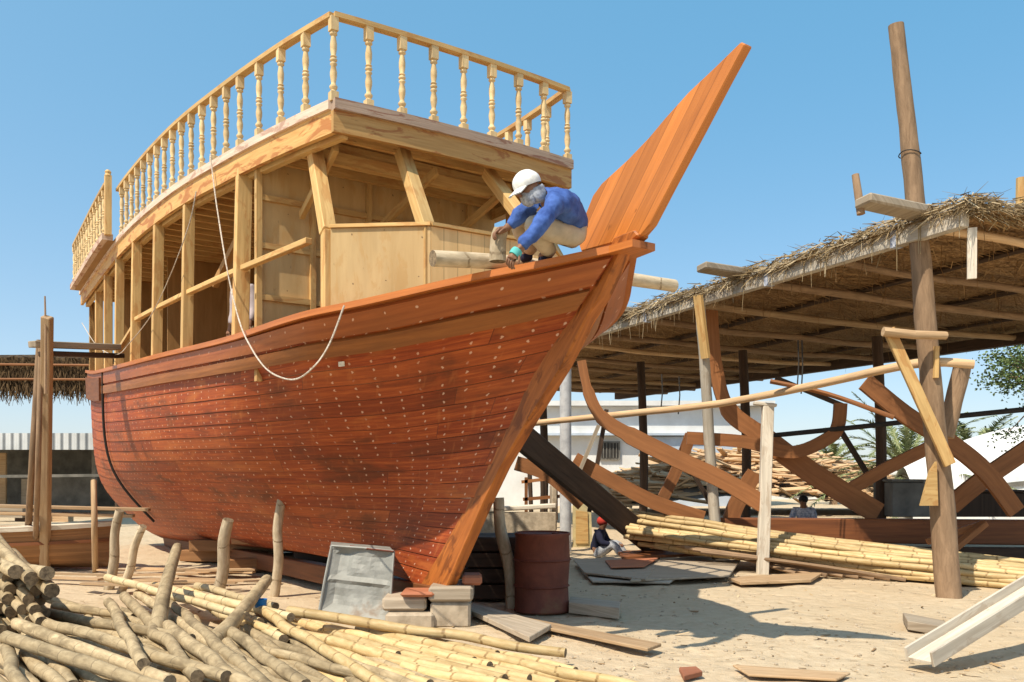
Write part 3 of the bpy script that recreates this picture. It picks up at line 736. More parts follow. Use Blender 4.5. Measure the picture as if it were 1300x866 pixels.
# ---- ropes hanging along the side
def rope(pts,r,label,m=M['rope'],wob=.25,name='rope',cat='rope',grp=None):
    b=MB(); b.tube(smooth(pts,10),r,6,wob=wob); return tag(obj(name,b,m,sm=True),label,cat,grp)
def sd(u,v,w): 
    t,z=onplane(u,v,w); return S(t,w,z)
rope([sd(267,196,1.70),sd(275,260,1.70),sd(288,340,1.72),sd(303,405,1.74),sd(318,440,1.80),sd(340,470,1.78),sd(372,482,1.75),sd(398,466,1.70),sd(418,437,1.62),sd(437,388,1.54)],.0078,'white twisted rope drooping in a loop from the upper deck over the red planking')
rope([sd(249,243,1.78),sd(240,285,1.80),sd(218,345,1.84),sd(192,400,1.86),sd(165,435,1.86),sd(148,450,1.86),sd(124,440,1.84),sd(104,410,1.80)],.007,'thin white rope slanting across the cabin windows towards the stern')
# ================================================================== people (skin-modifier bodies)
def skin(name, chains, mat, parent, sub=2):
    """chains: lists of (point, radius) ; equal points join. The first point of the first chain is the root."""
    me=D.meshes.new(name); vs_=[];rad=[];ed=[]; key={}
    def vid(p,r):
        k=tuple(round(c,4) for c in p)
        if k not in key: key[k]=len(vs_); vs_.append(V(p)); rad.append(r)
        return key[k]
    for ch in chains:
        ids=[vid(p,r) for p,r in ch]
        ed+=[(a,b_) for a,b_ in zip(ids,ids[1:]) if a!=b_]
    o0=ORG[parent]
    me.from_pydata([tuple(p-o0) for p in vs_],ed,[]); ob=D.objects.new(name+'_tmp',me); COL.objects.link(ob)
    ob.modifiers.new('Skin','SKIN'); 
    for i,sv in enumerate(me.skin_vertices[0].data):
        r=rad[i]; sv.radius=(r,r) if not isinstance(r,tuple) else r; sv.use_root=(i==0)
    m=ob.modifiers.new('Sub','SUBSURF'); m.levels=sub; m.render_levels=sub
    dg=bpy.context.evaluated_depsgraph_get(); dg.update()
    m2=D.meshes.new_from_object(ob.evaluated_get(dg)); D.objects.remove(ob); 
    m2.materials.clear(); m2.materials.append(mat)
    for p in m2.polygons: p.use_smooth=True
    o=D.objects.new(name,m2); COL.objects.link(o); o.parent=parent; ORG[o]=o0
    return o
def wrinkle(o, amp=.006, sc=14):
    for v in o.data.vertices:
        n=noise.noise(V(v.co)*sc)*amp+noise.noise(V(v.co)*sc*2.3)*amp*.5; v.co=v.co+V(v.normal)*n
def blob(name,c,rad,mat,parent,axes=None,n=14,fn=None):
    b=MB(); rows=[];uvs=[]
    ax=axes or (V((1,0,0)),V((0,1,0)),V((0,0,1)))
    for i in range(n+1):
        th=PI*i/n; rows.append([]);uvs.append([])
        for j in range(2*n+1):
            ph=PI*j/n; d=V((math.sin(th)*math.cos(ph),math.sin(th)*math.sin(ph),math.cos(th))); k=fn(d) if fn else 1
            rows[-1].append(V(c)+ax[0]*(d.x*rad[0]*k)+ax[1]*(d.y*rad[1]*k)+ax[2]*(d.z*rad[2]*k)); uvs[-1].append((i*.05,j*.05))
    b.grid(rows[::-1],uvs[::-1]); return obj(name,b,mat,parent,sm=True)
def fingers(wrist, palm_dir, up_dir, r=.009, curl=.6, L=.085):
    """chains for a hand: palm plus four fingers and a thumb, curled towards -up_dir"""
    d=V(palm_dir).normalized(); u=V(up_dir).normalized(); s_=d.cross(u).normalized(); u=s_.cross(d)
    w=V(wrist); pm=w+d*.05; ch=[[(w,.027),(pm,.030),(w+d*.082,.026)]]
    for k,(off,l) in enumerate(((-.03,.9),(-.01,1.0),(.011,.95),(.031,.75))):
        a=w+d*.075+s_*off; b_=a+d*(L*.4*l*math.cos(curl*.6))-u*(L*.4*l*math.sin(curl*.6)); c_=b_+d*(L*.35*l*math.cos(curl*1.6))-u*(L*.35*l*math.sin(curl*1.6)); e=c_+d*(L*.28*l*math.cos(curl*2.5))-u*(L*.28*l*math.sin(curl*2.5))
        ch.append([(pm,.030),(a,r*1.15),(b_,r),(c_,r*.95),(e,r*.8)])
    t0=w+d*.03-s_*.03; t1=t0+d*.03-s_*.025-u*.012; t2=t1+d*.028-u*.016
    ch.append([(w+d*.0+V((0,0,0)),.027),(t0,r*1.3),(t1,r*1.1),(t2,r*.9)])
    return ch
def head_parts(parent,c,fwd,mats,rad=.098,up=UP):
    f=V(fwd).normalized(); s_=f.cross(V(up)).normalized(); u=s_.cross(f)
    def shp(d):
        k=1.0
        if d.x>.2 and d.z<-.2: k*=.97
        return k
    return f,s_,u
# ---- the man squatting on the rail
ks=at(722,300,6.62)
pm=thing('person',V((ks.x,ks.y,3.02)),'man in blue shirt, white cap and khaki trousers crouching on the bow rail','person')
pel=at(727,293,6.66); wst=at(722,272,6.56); ch=at(707,254,6.40); nk=at(690,247,6.30); hd=at(672,241,6.24)
shN=at(706,257,6.20); elN=at(684,290,6.02); wrN=at(657,318,6.02)
shF=at(684,252,6.50); elF=at(660,274,6.46); wrF=at(643,291,6.44)
hpN=at(729,298,6.56); knN=at(672,284,6.33); anN=at(700,322,6.78); toN=at(684,327,6.72)
hpF=at(722,296,6.76); knF=at(655,274,6.62); anF=at(676,320,6.95); toF=at(660,324,6.92)
body=[[(pel,.095),(wst,.10),(ch,.11),(nk,.052),(nk.lerp(hd,.55),.062),(hd,.083),(hd+V((-.045,-.03,.035)),.066)],
 [(ch,.11),(shN,.05),(elN,.042),(wrN,.027)],[(ch,.11),(shF,.05),(elF,.042),(wrF,.027)],
 [(pel,.095),(hpN,.065),(knN,.05),(anN,.04),(toN,.035)],[(pel,.095),(hpF,.065),(knF,.05),(anF,.04),(toF,.035)]]
body+=fingers(wrN,at(648,330,6.0)-wrN,V((-.3,-.8,.5)),curl=.7)
body+=fingers(wrF,at(632,293,6.42)-wrF,V((-.15,-.1,1)),curl=.8)
skin('body',body,M['skin'],pm)
sh=skin('shirt',[[(pel+V((.03,.03,-.01)),.146),(wst,.142),(ch,.148),(nk.lerp(ch,.35),.085)],
  [(ch,.148),(shN,.074),(shN.lerp(elN,.5),.066),(elN,.061),(elN.lerp(wrN,.5),.056),(elN.lerp(wrN,.86),.047)],
  [(ch,.148),(shF,.074),(shF.lerp(elF,.5),.066),(elF,.061),(elF.lerp(wrF,.5),.055),(elF.lerp(wrF,.86),.046)]],M['bluecloth'],pm,3)
wrinkle(sh,.016,11)
tr=skin('trousers',[[(wst.lerp(pel,.6),.128),(pel,.150),(hpN,.112),(hpN.lerp(knN,.5),.100),(knN,.080),(knN.lerp(anN,.5),.078),(anN,.062)],
  [(pel,.150),(hpF,.112),(hpF.lerp(knF,.5),.098),(knF,.080),(knF.lerp(anF,.5),.080),(anF,.062)]],M['khaki'],pm,3)
wrinkle(tr,.009,12)
# cap with a brim, a scarf round the neck and lower face, a glove
hf=V((-.80,-.45,-.42)).normalized(); hs=hf.cross(UP).normalized(); hu=hs.cross(hf).normalized()
cc=hd+hu*.045+hf*.0
def capfn(d): return 1.0 if d.z>-.12 else max(.0,1+(d.z+.12)*.5)
b=MB(); rows=[];uvs=[]; n=10
for i in range(n+1):
    th=PI*.56*i/n; rows.append([]);uvs.append([])
    for j in range(25):
        ph=2*PI*j/24; k=1+.05*noise.noise(V((math.cos(ph)*1.6,math.sin(ph)*1.6,th*2)))+.03*math.sin(ph*6)*math.sin(th)
        rows[-1].append(cc+hf*(math.sin(th)*math.cos(ph)*.110*k)+hs*(math.sin(th)*math.sin(ph)*.090*k)+hu*(math.cos(th)*.098)); uvs[-1].append((i*.03,j*.03))
b.grid(rows[::-1],uvs[::-1])
bt=[[cc+hf*(.100*math.cos(a))+hs*(.085*math.sin(a))-hu*.010 for a in [(-1.1+.22*i) for i in range(11)]],[cc+hf*(.105+.075*math.cos(a*1.2))+hs*(.086*math.sin(a))-hu*(.045) for a in [(-1.1+.22*i) for i in range(11)]]]
b.grid(bt,[[(0,i*.02) for i in range(11)],[(.07,i*.02) for i in range(11)]]); b.grid([[p-hu*.006 for p in r] for r in bt][::-1],[[(0,i*.02) for i in range(11)],[(.07,i*.02) for i in range(11)]])
obj('cap',b,M['cap'],pm,sm=True)
sc=skin('scarf',[[(nk+V((.03,0,.01)),.075),(nk.lerp(hd,.4)+V((-.005,-.01,-.035)),.082),(hd+hf*.035-hu*.050,.070),(hd+hf*.05-hu*.115+V((0,-.03,0)),.050)],[(nk.lerp(hd,.4)+V((-.005,-.01,-.035)),.082),(hd-hf*.02-hu*.02,.088)]],M['scarf'],pm,2); wrinkle(sc,.008,22)
# face: nose and ears that show under the cap
b=MB(); no=hd+hf*.093-hu*.005; b.tube([no+hu*.03-hf*.012,no+hf*.012,no-hu*.02-hf*.01],[.006,.015,.012],8); obj('nose',b,M['skin'],pm,sm=True)
gd=(at(648,330,6.0)-wrN)
g1=[[(p,(r if isinstance(r,float) else r[0])+.006) for p,r in c_] for c_ in fingers(wrN+gd.normalized()*.012,gd,V((-.3,-.8,.5)),curl=.7)]
skin('glove',[[(wrN-gd.normalized()*.0,.036),(wrN+gd.normalized()*.04,.036)]]+g1,M['gloveb'],pm)
b=MB(); b.tube([wrN+gd.normalized()*.0,wrN+gd.normalized()*.02,wrN+gd.normalized()*.05],[.039,.043,.040],12,wob=.1); obj('glove_cuff',b,M['glove'],pm,sm=True)
for nm,an,to in (('shoe',anN,toN),('shoe',anF,toF)):
    skin(nm,[[(an-UP*.02,.05),(an.lerp(to,.6)-UP*.03,.045),(to-UP*.02,.036)]],M['navy'],pm)
# ---- figure inside the cabin, seen between the posts: pale shirt
def standing(name,foot,fwd,shirt,trous,label,lean=0,h=1.68,arms='down',hairm='hair'):
    f=V(fwd).normalized(); s_=f.cross(UP).normalized(); k=h/1.7; ft=V(foot)
    e=thing('person',ft,label,'person')
    P=lambda x,y,z: ft+s_*(x*k)+f*(y*k)+UP*(z*k)
    pel=P(0,0,.93);wa=P(0,.0,1.08);chs=P(0,.02+lean*.5,1.33);nk=P(0,.03+lean,1.48);hd=P(0,.06+lean,1.60)
    bd=[[(pel,.11),(wa,.11),(chs,.12),(nk,.05),(hd-UP*.03,.075),(hd+UP*.03,.085)]]
    shc=[[(pel,.135),(wa,.13),(chs,.145),(nk-UP*.03,.07)]]; trc=[[(wa-UP*.06,.12),(pel,.14)]]
    for sg in (1,-1):
        so_=P(.19*sg,.02+lean*.6,1.40)
        if arms=='down': el=P(.24*sg,.0,1.13); wr=P(.23*sg,.08,.88)
        else: el=P(.27*sg,.16,1.22); wr=P(.20*sg,.40,1.32)
        bd.append([(chs,.12),(so_,.05),(el,.04),(wr,.028)]); bd+=fingers(wr,wr-el,UP if arms!='down' else f,curl=.5)
        shc.append([(chs,.145),(so_,.075),(el,.06),(el.lerp(wr,.8),.045)])
        hp=P(.09*sg,0,.90);kn=P(.10*sg,.03,.49);an=P(.10*sg,-.01,.09);to=P(.11*sg,.15,.04)
        bd.append([(pel,.11),(hp,.085),(kn,.055),(an,.04),(to,.035)]); trc.append([(pel,.14),(hp,.105),(kn,.078),(an+UP*.03,.062)])
    skin('body',bd,M['skin'],e); a=skin('shirt',shc,M[shirt],e); wrinkle(a); a=skin('trousers',trc,M[trous],e); wrinkle(a)
    blob('hair',hd+UP*.045-f*.02,(.095,.095,.085),M[hairm],e)
    b=MB(); b.tube([hd+f*.085+UP*.02,hd+f*.105-UP*.012,hd+f*.09-UP*.03],[.006,.014,.012],8); obj('nose',b,M['skin'],e,sm=True)
    return e
standing('person',S(-2.75,1.18,2.53),AX*.3+SX,'lavender','khaki','person in a pale lavender shirt standing inside the cabin behind the posts',h=1.45)
standing('person',S(-.55,-1.10,2.53),-SX*.2+AX*.8,'redcloth','navy','person with a reddish top gripping a post in the shaded front of the cabin',arms='up',h=1.52)
# ---- seated people on the ground at the back
def sitting(foot,fwd,shirt,trous,hat,label,k=1.0):
    f=V(fwd).normalized(); s_=f.cross(UP).normalized(); ft=V(foot); e=thing('person',ft,label,'person')
    P=lambda x,y,z: ft+s_*(x*k)+f*(y*k)+UP*(z*k)
    pel=P(0,0,.17);wa=P(0,.02,.32);chs=P(0,.08,.55);nk=P(0,.12,.68);hd=P(0,.16,.79)
    bd=[[(pel,.12),(wa,.11),(chs,.12),(nk,.05),(hd-UP*.03,.075),(hd+UP*.03,.085)]]; shc=[[(pel,.135),(wa,.135),(chs,.15),(nk-UP*.03,.07)]]; trc=[[(wa-UP*.08,.12),(pel,.145)]]
    for sg in (1,-1):
        so_=P(.19*sg,.08,.60);el=P(.25*sg,.2,.38);wr=P(.16*sg,.42,.36)
        bd.append([(chs,.12),(so_,.05),(el,.04),(wr,.028)]); bd+=fingers(wr,wr-el,UP,curl=.6); shc.append([(chs,.15),(so_,.075),(el,.06),(el.lerp(wr,.8),.045)])
        hp=P(.1*sg,.05,.15);kn=P(.16*sg,.42,.38);an=P(.14*sg,.62,.07);to=P(.15*sg,.78,.04)
        bd.append([(pel,.12),(hp,.085),(kn,.055),(an,.04),(to,.033)]); trc.append([(pel,.145),(hp,.11),(kn,.08),(an+UP*.02,.06)])
    skin('body',bd,M['skin'],e); a=skin('shirt',shc,M[shirt],e); wrinkle(a); a=skin('trousers',trc,M[trous],e); wrinkle(a)
    blob('head_cloth' if hat!='hair' else 'hair',hd+UP*.045-f*.02,(.10,.10,.09),M[hat],e)
    b=MB(); b.tube([hd+f*.085+UP*.02,hd+f*.105-UP*.012,hd+f*.09-UP*.03],[.006,.014,.012],8); obj('nose',b,M['skin'],e,sm=True)
    return e
sitting(V((at(757,697,15.4).x,15.4,.0)),V((.9,-.35,0)),'navy','scarf','redcloth','person in dark navy top and red head cloth seated under the shed',.82)
sitting(V((at(1022,668,18.4).x,18.4,.15)),V((-.5,-.8,0)),'check','navy','hair','dark-haired person in a pale checked shirt sitting behind the bamboo heap')
# ================================================================== the thatched shed on the right
E1=V((-.39,.92,0)).normalized(); E2=V((E1.y,-E1.x,0)); ZR=4.55
C0=V((5.30,10.15,0))
def H(a,b_,z): return C0+E1*a+E2*b_+UP*z      # a along the near edge (away), b across, z up
shed=thing('thatched_shed',H(10,4,0),'open palm-thatched shed on poles beside the dhow with a weathered white edge beam','shed')
LA,LB=21.0,8.6
# long weathered edge beam
b=MB(); b.beam(H(-.02,0,ZR),H(10.2,0,ZR+.02),.12,.26); b.beam(H(10.2,.02,ZR),H(LA,.0,ZR),.11,.22); obj('edge_beam',b,M['white'],shed,bev=.012)
b=MB(); b.beam(H(.4,LB,ZR-.15),H(LA,LB-1.2,ZR-.15),.20,.24); obj('back_beam',b,M['darktimber'],shed)
# short rafters' ends poking out over the beam, and the joists they carry
for i,(a,ln,r) in enumerate(((.55,1.05,.13),(4.05,.85,.10),(7.6,.75,.10),(10.9,.6,.09))):
    b=MB(); b.prism([H(a-.16,-ln,ZR+.22),H(a+.10,-ln,ZR+.20),H(a+.16,.25,ZR+.16),H(a-.16,.25,ZR+.18)],UP*.11); obj('rafter_end',b,M['grey'],shed,bev=.02)
for i in range(12):
    a=.35+1.75*i+.25*R.uniform(-1,1); pts=[H(a+.05*R.uniform(-1,1),LB*k/8,ZR-.03-.07*math.sin(PI*k/8)+.02*R.uniform(-1,1)-.012*k) for k in range(9)]
    b=MB(); b.tube(smooth(pts,3),.055+.012*R.random(),8,wob=.1); obj('joist',b,M['bark'] if i%3 else M['scrap'],shed,sm=True)
for bb in (2.2,4.6,6.9):
    b=MB(); pts=[H(.3+LA*k/8,bb+.1*R.uniform(-1,1),ZR+.045-.02*R.random()) for k in range(9)]; b.tube(smooth(pts,3),.06,7,wob=.1); obj('purlin',b,M['darktimber'],shed,sm=True)
# thatch: a thick bed of fronds plus a loose fringe
b=MB(); na,nb=64,30
def thz(a,b_,top): 
    n_=noise.noise(V((a*1.3,b_*1.3,7.3)))
    return ZR+.08+(.17+.06*n_ if top else .03*n_)
top=[];bot=[];uv=[]
for j in range(nb+1):
    bb=-.10+(LB+.3)*j/nb; top.append([]);bot.append([]);uv.append([])
    for i in range(na+1):
        aa=-.12+(LA+.3)*i/na; ja=.10*noise.noise(V((aa*2,bb*2,1))); jb=.10*noise.noise(V((aa*2,bb*2,5)))
        edge=min(i,na-i,j,nb-j)
        tz=thz(aa,bb,True)-(.17 if edge==0 else 0)
        top[-1].append(H(aa+ja,bb+jb,tz)); bot[-1].append(H(aa+ja,bb+jb,thz(aa,bb,False))); uv[-1].append((aa*30,bb*30))
b.grid(top[::-1],uv[::-1]); 
obj('thatch',b,M['thatch'],shed)
b=MB(); b.grid(bot,uv); 
for k in range(9000):      # loose stalks seen from below
    aa=R.uniform(0,LA);bb=LB*R.random(); p=H(aa,bb,ZR+.06); an=R.gauss(0,.5); d=E2*math.cos(an)+E1*math.sin(an); L=R.uniform(.3,.9); wd=R.uniform(.006,.016); dz=R.uniform(-.07,.02)
    x=d.cross(UP)*wd; q=p+d*L+UP*dz; o=R.random()*500
    b.poly([p-x,p+x,q+x*.4,q-x*.4],[(o,o)]*4)
for k in range(420):       # hanging stalks
    aa=R.uniform(0,LA*.6);bb=LB*R.random()**1.3; p=H(aa,bb,ZR+.05); q=p+V((R.gauss(0,.05),R.gauss(0,.05),-R.uniform(.08,.42))); x=E1*.006; o=R.random()*500
    b.poly([p-x,p+x,q+x*.5,q-x*.5],[(o,o)]*4)
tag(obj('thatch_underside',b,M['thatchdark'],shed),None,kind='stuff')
b=MB()
for k in range(15000):      # fringe and shaggy top along the two visible edges
    e=R.random()
    if e<.62: 
        aa=R.uniform(-.15,LA*.72)**1.0; p=H(aa,R.uniform(-.12,.35),ZR+R.uniform(.06,.25)+.08*noise.noise(V((aa*.9,0,3)))); d=(-E2*R.uniform(.0,1)+E1*R.gauss(0,.9)+UP*R.uniform(-.6,.12)).normalized()
    elif e<.9:
        bb=R.uniform(-.1,LB); p=H(R.uniform(-.2,.2),bb,ZR+R.uniform(.06,.23)); d=(-E1*R.uniform(.1,1)+E2*R.gauss(0,.8)+UP*R.uniform(-.5,.15)).normalized()
    else:
        p=H(R.uniform(0,LA*.6),R.uniform(0,2),ZR+.30); d=V((R.gauss(0,1),R.gauss(0,1),R.uniform(-.1,.35))).normalized()
    L=R.uniform(.08,.34); wd=R.uniform(.005,.013); x=d.cross(V((R.gauss(0,1),R.gauss(0,1),R.gauss(0,1)))).normalized()*wd; q=p+d*L+UP*(-.1*L); o=R.random()*500
    b.poly([p-x,p+x,q+x*.3,q-x*.3],[(o,o)]*4)
for k in range(60):
    aa=R.uniform(-.1,12); p=H(aa,-.07,ZR+.05); q=p+V((R.gauss(0,.02),R.gauss(0,.02),-R.uniform(.15,.5))); o=R.random()*500; x=E1*.010
    b.poly([p-x,p+x,q+x*.4,q-x*.4],[(o,o)]*4)
tag(obj('thatch_fringe',b,M['thatch'],shed),None,kind='stuff')
# posts of the shed
def logpost(name,pts,rad,m,parent,wob=.08,n=12,label=None):
    b=MB(); sp=smooth(pts,6); k=len(sp); rr=[rad[0]+(rad[1]-rad[0])*i/(k-1) for i in range(k)]
    b.tube(sp,rr,n,wob=wob); o=obj(name,b,m,parent,sm=True)
    if label: o['label']=label
    return o
for (u,v,Y,top_) in ((946,640,19.5,4.3),(816,625,21.5,4.3),(1117,640,17.5,4.3),(690,640,24,4.3)):
    p=at(u,v,Y); p.z=0; logpost('post',[p,p+V((.03,0,2)),p+V((-.05,.02,top_))],(.11,.10),M['darktimber'],shed)
# strapping blocks at the beam by the tall pole
b=MB(); b.beam(H(-.02,.10,ZR-.13),H(.0,.12,ZR-.72),.10,.06); obj('cleat',b,M['white'],shed)
b=MB(); p=at(1093,272,10.35); q=at(1086,222,10.40); b.tube([p,p.lerp(q,.5),q],[.05,.05,.045],8,wob=.1); tag(obj('stub',b,M['bark'],shed,sm=True),'short dark stub standing up from the roof edge')
b=MB(); p=at(1299,300,11.6); q=at(1296,226,11.6); b.tube([p,p.lerp(q,.5),q],[.09,.085,.06],9,wob=.15); obj('stub',b,M['pine'],shed,sm=True)['label']='pale splintered post end above the thatch'
# small cloths knotted round the beam: dark blue twine
for aa in (.95,3.4,6.9):
    b=MB(); b.beam(H(aa,0,ZR+.005),H(aa+.09,0,ZR+.005),.13,.275); obj('lashing',b,M['check'],shed)
# wires hanging under the roof
for (u,v0,v1,Y) in ((1013,432,492,13.6),(1018,432,500,13.6),(840,475,520,15),(862,478,526,15.4)):
    b=MB(); b.tube([at(u,v0,Y),at(u+1,(v0+v1)/2,Y),at(u-1,v1,Y)],.012,5); obj('hanging_cord',b,M['wire'],shed)

# ---- tall pole and shed supports that stand as things of their own
pp=[atz(1205,759,0),at(1197,650,10.86),at(1183,500,10.85),at(1166,300,10.85),at(1152,160,10.85),at(1137,32,10.85)]
tp=thing('timber_pole',pp[0],'tall leaning tree-trunk pole rising above the corner of the thatched roof','pole')
b=MB(); sp=smooth([pp[0]-UP*.1]+pp[1:],6); k=len(sp); b.tube(sp,[.158-.068*(i/(k-1)) for i in range(k)],16,wob=.11); obj('trunk',b,M['bark'],tp,sm=True)
for (v,u) in ((293,1166),(190,1155)):
    b=MB(); c=at(u,v,10.85); 
    for j in range(3 if v>200 else 1): b.tube([c+V((math.cos(a)*.128,math.sin(a)*.128,-.055+.04*j+.015*math.sin(2*a))) for a in [2*PI*i/16 for i in range(17)]],.012 if v>200 else .007,5,cap=False)
    obj('wire_lashing',b,M['wire'],tp)
b=MB(); c=at(1187,640,10.70); b.prism([at(1168,642,10.70),at(1190,642,10.70),at(1188,586,10.70),at(1180,598,10.70)],V((0,.05,0))); obj('cleat',b,M['pine'],tp)
b=MB(); b.beam(at(1188,440,10.72),at(1187,480,10.72),.09,.05); obj('cleat',b,M['pine'],tp)
tag(logpost('support_post',[atz(912,713,0),at(903,600,15.1),at(895,470,14.9),at(888,382,14.72)],(.10,.085),M['white'],None,n=8),'slim bleached timber post holding up the white beam of the thatched roof','post')
b=MB(); b.beam(at(896,455,14.72),at(886,375,14.60),.16,.06); tag(obj('splice_board',b,M['pine']),'pale orange board spliced to the head of the slim bleached post','board')
b=MB(); b.beam(atz(968,730,0),at(975,512,13.3),.17,.11,up=(0,1,0)); b.beam(at(957,512,13.3),at(985,515,13.3),.13,.05); tag(obj('support_post',b,M['white'],bev=.01),'short square whitewashed post with a cap block carrying the long handrail pole','post')
b=MB(); pts=[at(672,538,16.5),at(790,526,15),at(878,517,14.2),at(940,508,13.6),at(1040,488,12.4),at(1162,462,10.98),at(1236,463,10.7)]; b.tube(smooth(pts,5),.058,9,wob=.12); tag(obj('rail_pole',b,M['scrap'],sm=True),'long crooked pole lying across the whitewashed post under the shed','pole')
b=MB(); pts=[at(978,484,12.9),at(1050,500,12.6),at(1135,530,12.2)]; b.tube(smooth(pts,5),.036,7,wob=.1); tag(obj('thin_stick',b,M['rib'],sm=True),'thin reddish stick hanging on a slant under the long pole','stick')
b=MB(); b.beam(at(1128,418,10.62),at(1206,590,10.62),.14,.055,up=(0,1,0)); tag(obj('brace_board',b,M['pine'],bev=.006),'pale diagonal brace board nailed across the tall trunk pole','board')
b=MB(); b.tube([at(1121,421,10.55),at(1160,425,10.55),at(1201,426,10.6)],[.06,.055,.05],8,wob=.12); tag(obj('cross_peg',b,M['scrap'],sm=True),'short horizontal peg on the tall trunk pole above the brace board','peg')
b=MB(); b.tube(smooth([at(1200,555,11.4),at(1211,510,11.4),at(1221,468,11.4)],4),[.11]*9,10,wob=.1); tag(obj('crooked_branch',b,M['bark'],sm=True),'thick short branch leaning against the right side of the tall trunk pole','branch')
b=MB(); pts=[at(980,553,15.5),at(1100,541,15),at(1200,530,14.6),at(1320,518,14.2)]; b.tube(smooth(pts,4),.045,7); tag(obj('iron_pipe',b,M['wire'],sm=True),'thin dark horizontal pipe running behind the tall trunk pole','pipe')
b=MB(); p=at(718,700,17); p.z=-.05; q=at(718,455,17); b.tube([p,p.lerp(q,.5),q],.115,14); tag(obj('steel_column',b,M['pipe'],sm=True),'round light grey steel column standing behind the rusty drum','column')
b=MB(); p=at(838,699,15.6); b.beam(p,at(640,536,12.8),.40,.14,up=(0,-1,.3)); tag(obj('dark_beam',b,M['darktimber'],bev=.015),'thick dark tarred beam leaning on a slant behind the prow','beam')

# ---- half-built boat: keel with curved frames
sk=thing('boat_skeleton',at(1050,690,14.5),'half-built boat of red-brown curved frames standing on a dark keel under the shed','boat frame')
b=MB(); b.beam(at(905,672,15.4),at(1330,676,14.6),.28,.42); obj('keel',b,M['darkteak'],sk,bev=.02)
b=MB(); b.beam(at(985,700,15.0),at(1330,702,14.2),.3,.16); obj('keel_block',b,M['darktimber'],sk)
def frame(pix,wpx,Y,th=.08,m='rib',Y1=None):
    Y1=Y1 or Y; k=len(pix); sp=smooth([at(u,v,Y+(Y1-Y)*i/(k-1)) for i,(u,v) in enumerate(pix)],6)
    b=MB(); t=(sp[-1]-sp[0]); nr=V((0,-1,0)); b.band(sp,[.84*w_/F*Y for w_ in (wpx[:len(sp)] if isinstance(wpx,list) else [wpx]*len(sp))],th,nr); return obj('frame',b,M[m],sk,bev=.01)
frame([(738,458),(747,498),(764,530),(800,553),(860,583),(920,611),(968,640)],[13]*6+[17]*6+[21]*6+[26]*30,13.2)
frame([(903,392),(909,468),(925,520),(965,552),(1030,600),(1115,652)],[18]*6+[20]*6+[26]*6+[32]*20,15.5)
frame([(1098,485),(1150,527),(1200,558),(1250,598),(1290,650)],26,12.6)
frame([(872,556),(945,561),(1006,574),(1052,556),(1064,540),(1067,512)],19,15.2)
frame([(1312,565),(1245,611),(1207,642)],27,13.4)
frame([(1180,568),(1121,597),(1078,622)],19,15.6)
frame([(655,588),(697,603),(740,640)],22,15.4)
frame([(729,583),(778,611),(834,639),(893,658)],22,15.1)
frame([(877,552),(862,590),(842,632)],17,15.5)
frame([(958,600),(935,640),(925,668)],24,15.4)
for (a,c,w_,Y) in (((985,480),(1070,515),8,16),((1060,535),(1100,600),9,16.5),((868,580),(905,645),8,16.2),((748,650),(770,520),9,15.6)):
    b=MB(); b.beam(at(*a,Y),at(*c,Y),w_/F*Y,.07); obj('strut',b,M['darktimber'],sk)
b=MB(); b.beam(at(735,600,15.0),at(760,540,15.0),.13,.06); b2=b; tag(obj('grey_strut',b2,M['grey']),'short grey board propped up behind the slanting dark beam','board')
# ================================================================== background buildings, trees
def box(b,c,sx,sy,sz,m=0): b.beam(V(c)-V((0,sy/2,0)),V(c)+V((0,sy/2,0)),sx,sz,m=m)
bld=thing('white_building',(5,41,0),'low white plastered building with a small barred window behind the shed','building')
b=MB(); box(b,(5.2,42,2.3),13,4,4.6); obj('wall',b,M['whitewall'],bld)
b=MB(); box(b,(8.6,39.9,1.6),4.5,.25,3.2); obj('blue_wall',b,M['bluewall'],bld)
b=MB(); box(b,(5.2,41.8,4.72),13.6,4.6,.22); obj('roof_slab',b,M['whitewall'],bld)
b=MB(); box(b,(5.0,39.8,3.3),9,.6,.10); obj('ledge',b,M['bluewall'],bld)
f_=MB(); c=at(774,572,39.95); box(f_,c,.95,.16,.85); fo=obj('window',f_,M['greywall'],bld)
b=MB(); box(b,c+V((0,-.09,0)),.78,.02,.68); obj('pane',b,M['dark'],fo)
b=MB()
for i in range(5): box(b,c+V((-.3+.15*i,-.12,0)),.03,.03,.70)
tag(obj('bars',b,M['greywall'],fo),None)
wl=thing('yard_wall',(20,48,0),'long pale boundary wall far behind the shed','wall')
b=MB(); box(b,(28,50,.95),34,.3,1.9); obj('wall',b,M['whitewall'],wl)
b=MB(); box(b,(28,50,1.95),34.2,.45,.12); obj('coping',b,M['stone'],wl)
# left warehouse
wh=thing('corrugated_workshop',(-21,31,0),'open-fronted workshop with a white corrugated eave at far left','workshop')
b=MB(); box(b,(-21,33.2,2.8),16,6.2,.12); obj('roof',b,M['corr'],wh)
b=MB(); b.prism([at(-120,550,30),at(175,550,30),at(175,571,30),at(-120,571,30)],V((0,.08,0))); obj('eave_sheet',b,M['corr'],wh)
b=MB(); box(b,(-21,36.2,1.3),16,.2,2.8); obj('back_wall',b,M['greywall'],wh)
for u in (24,92,150,-40):
    b=MB(); p=at(u,660,30.3); b.beam(V((p.x,p.y+1.6,0)),V((p.x,p.y+1.6,2.7)),.14,.14); obj('post',b,M['greywall'],wh)
for u0,u1,v0,v1,m in ((64,118,606,650,'greywall'),(-30,8,575,640,'scrap'),(28,58,608,640,'grey')):
    b=MB(); b.prism([at(u0,v0,33),at(u1,v0,33),at(u1,v1,33),at(u0,v1,33)],V((0,.1,0))); obj('panel',b,M[m],wh)
b=MB(); p0=at(-100,606,30.4); p1=at(170,603,30.4); b.beam(p0,p1,.08,.10); obj('rail',b,M['greywall'],wh)
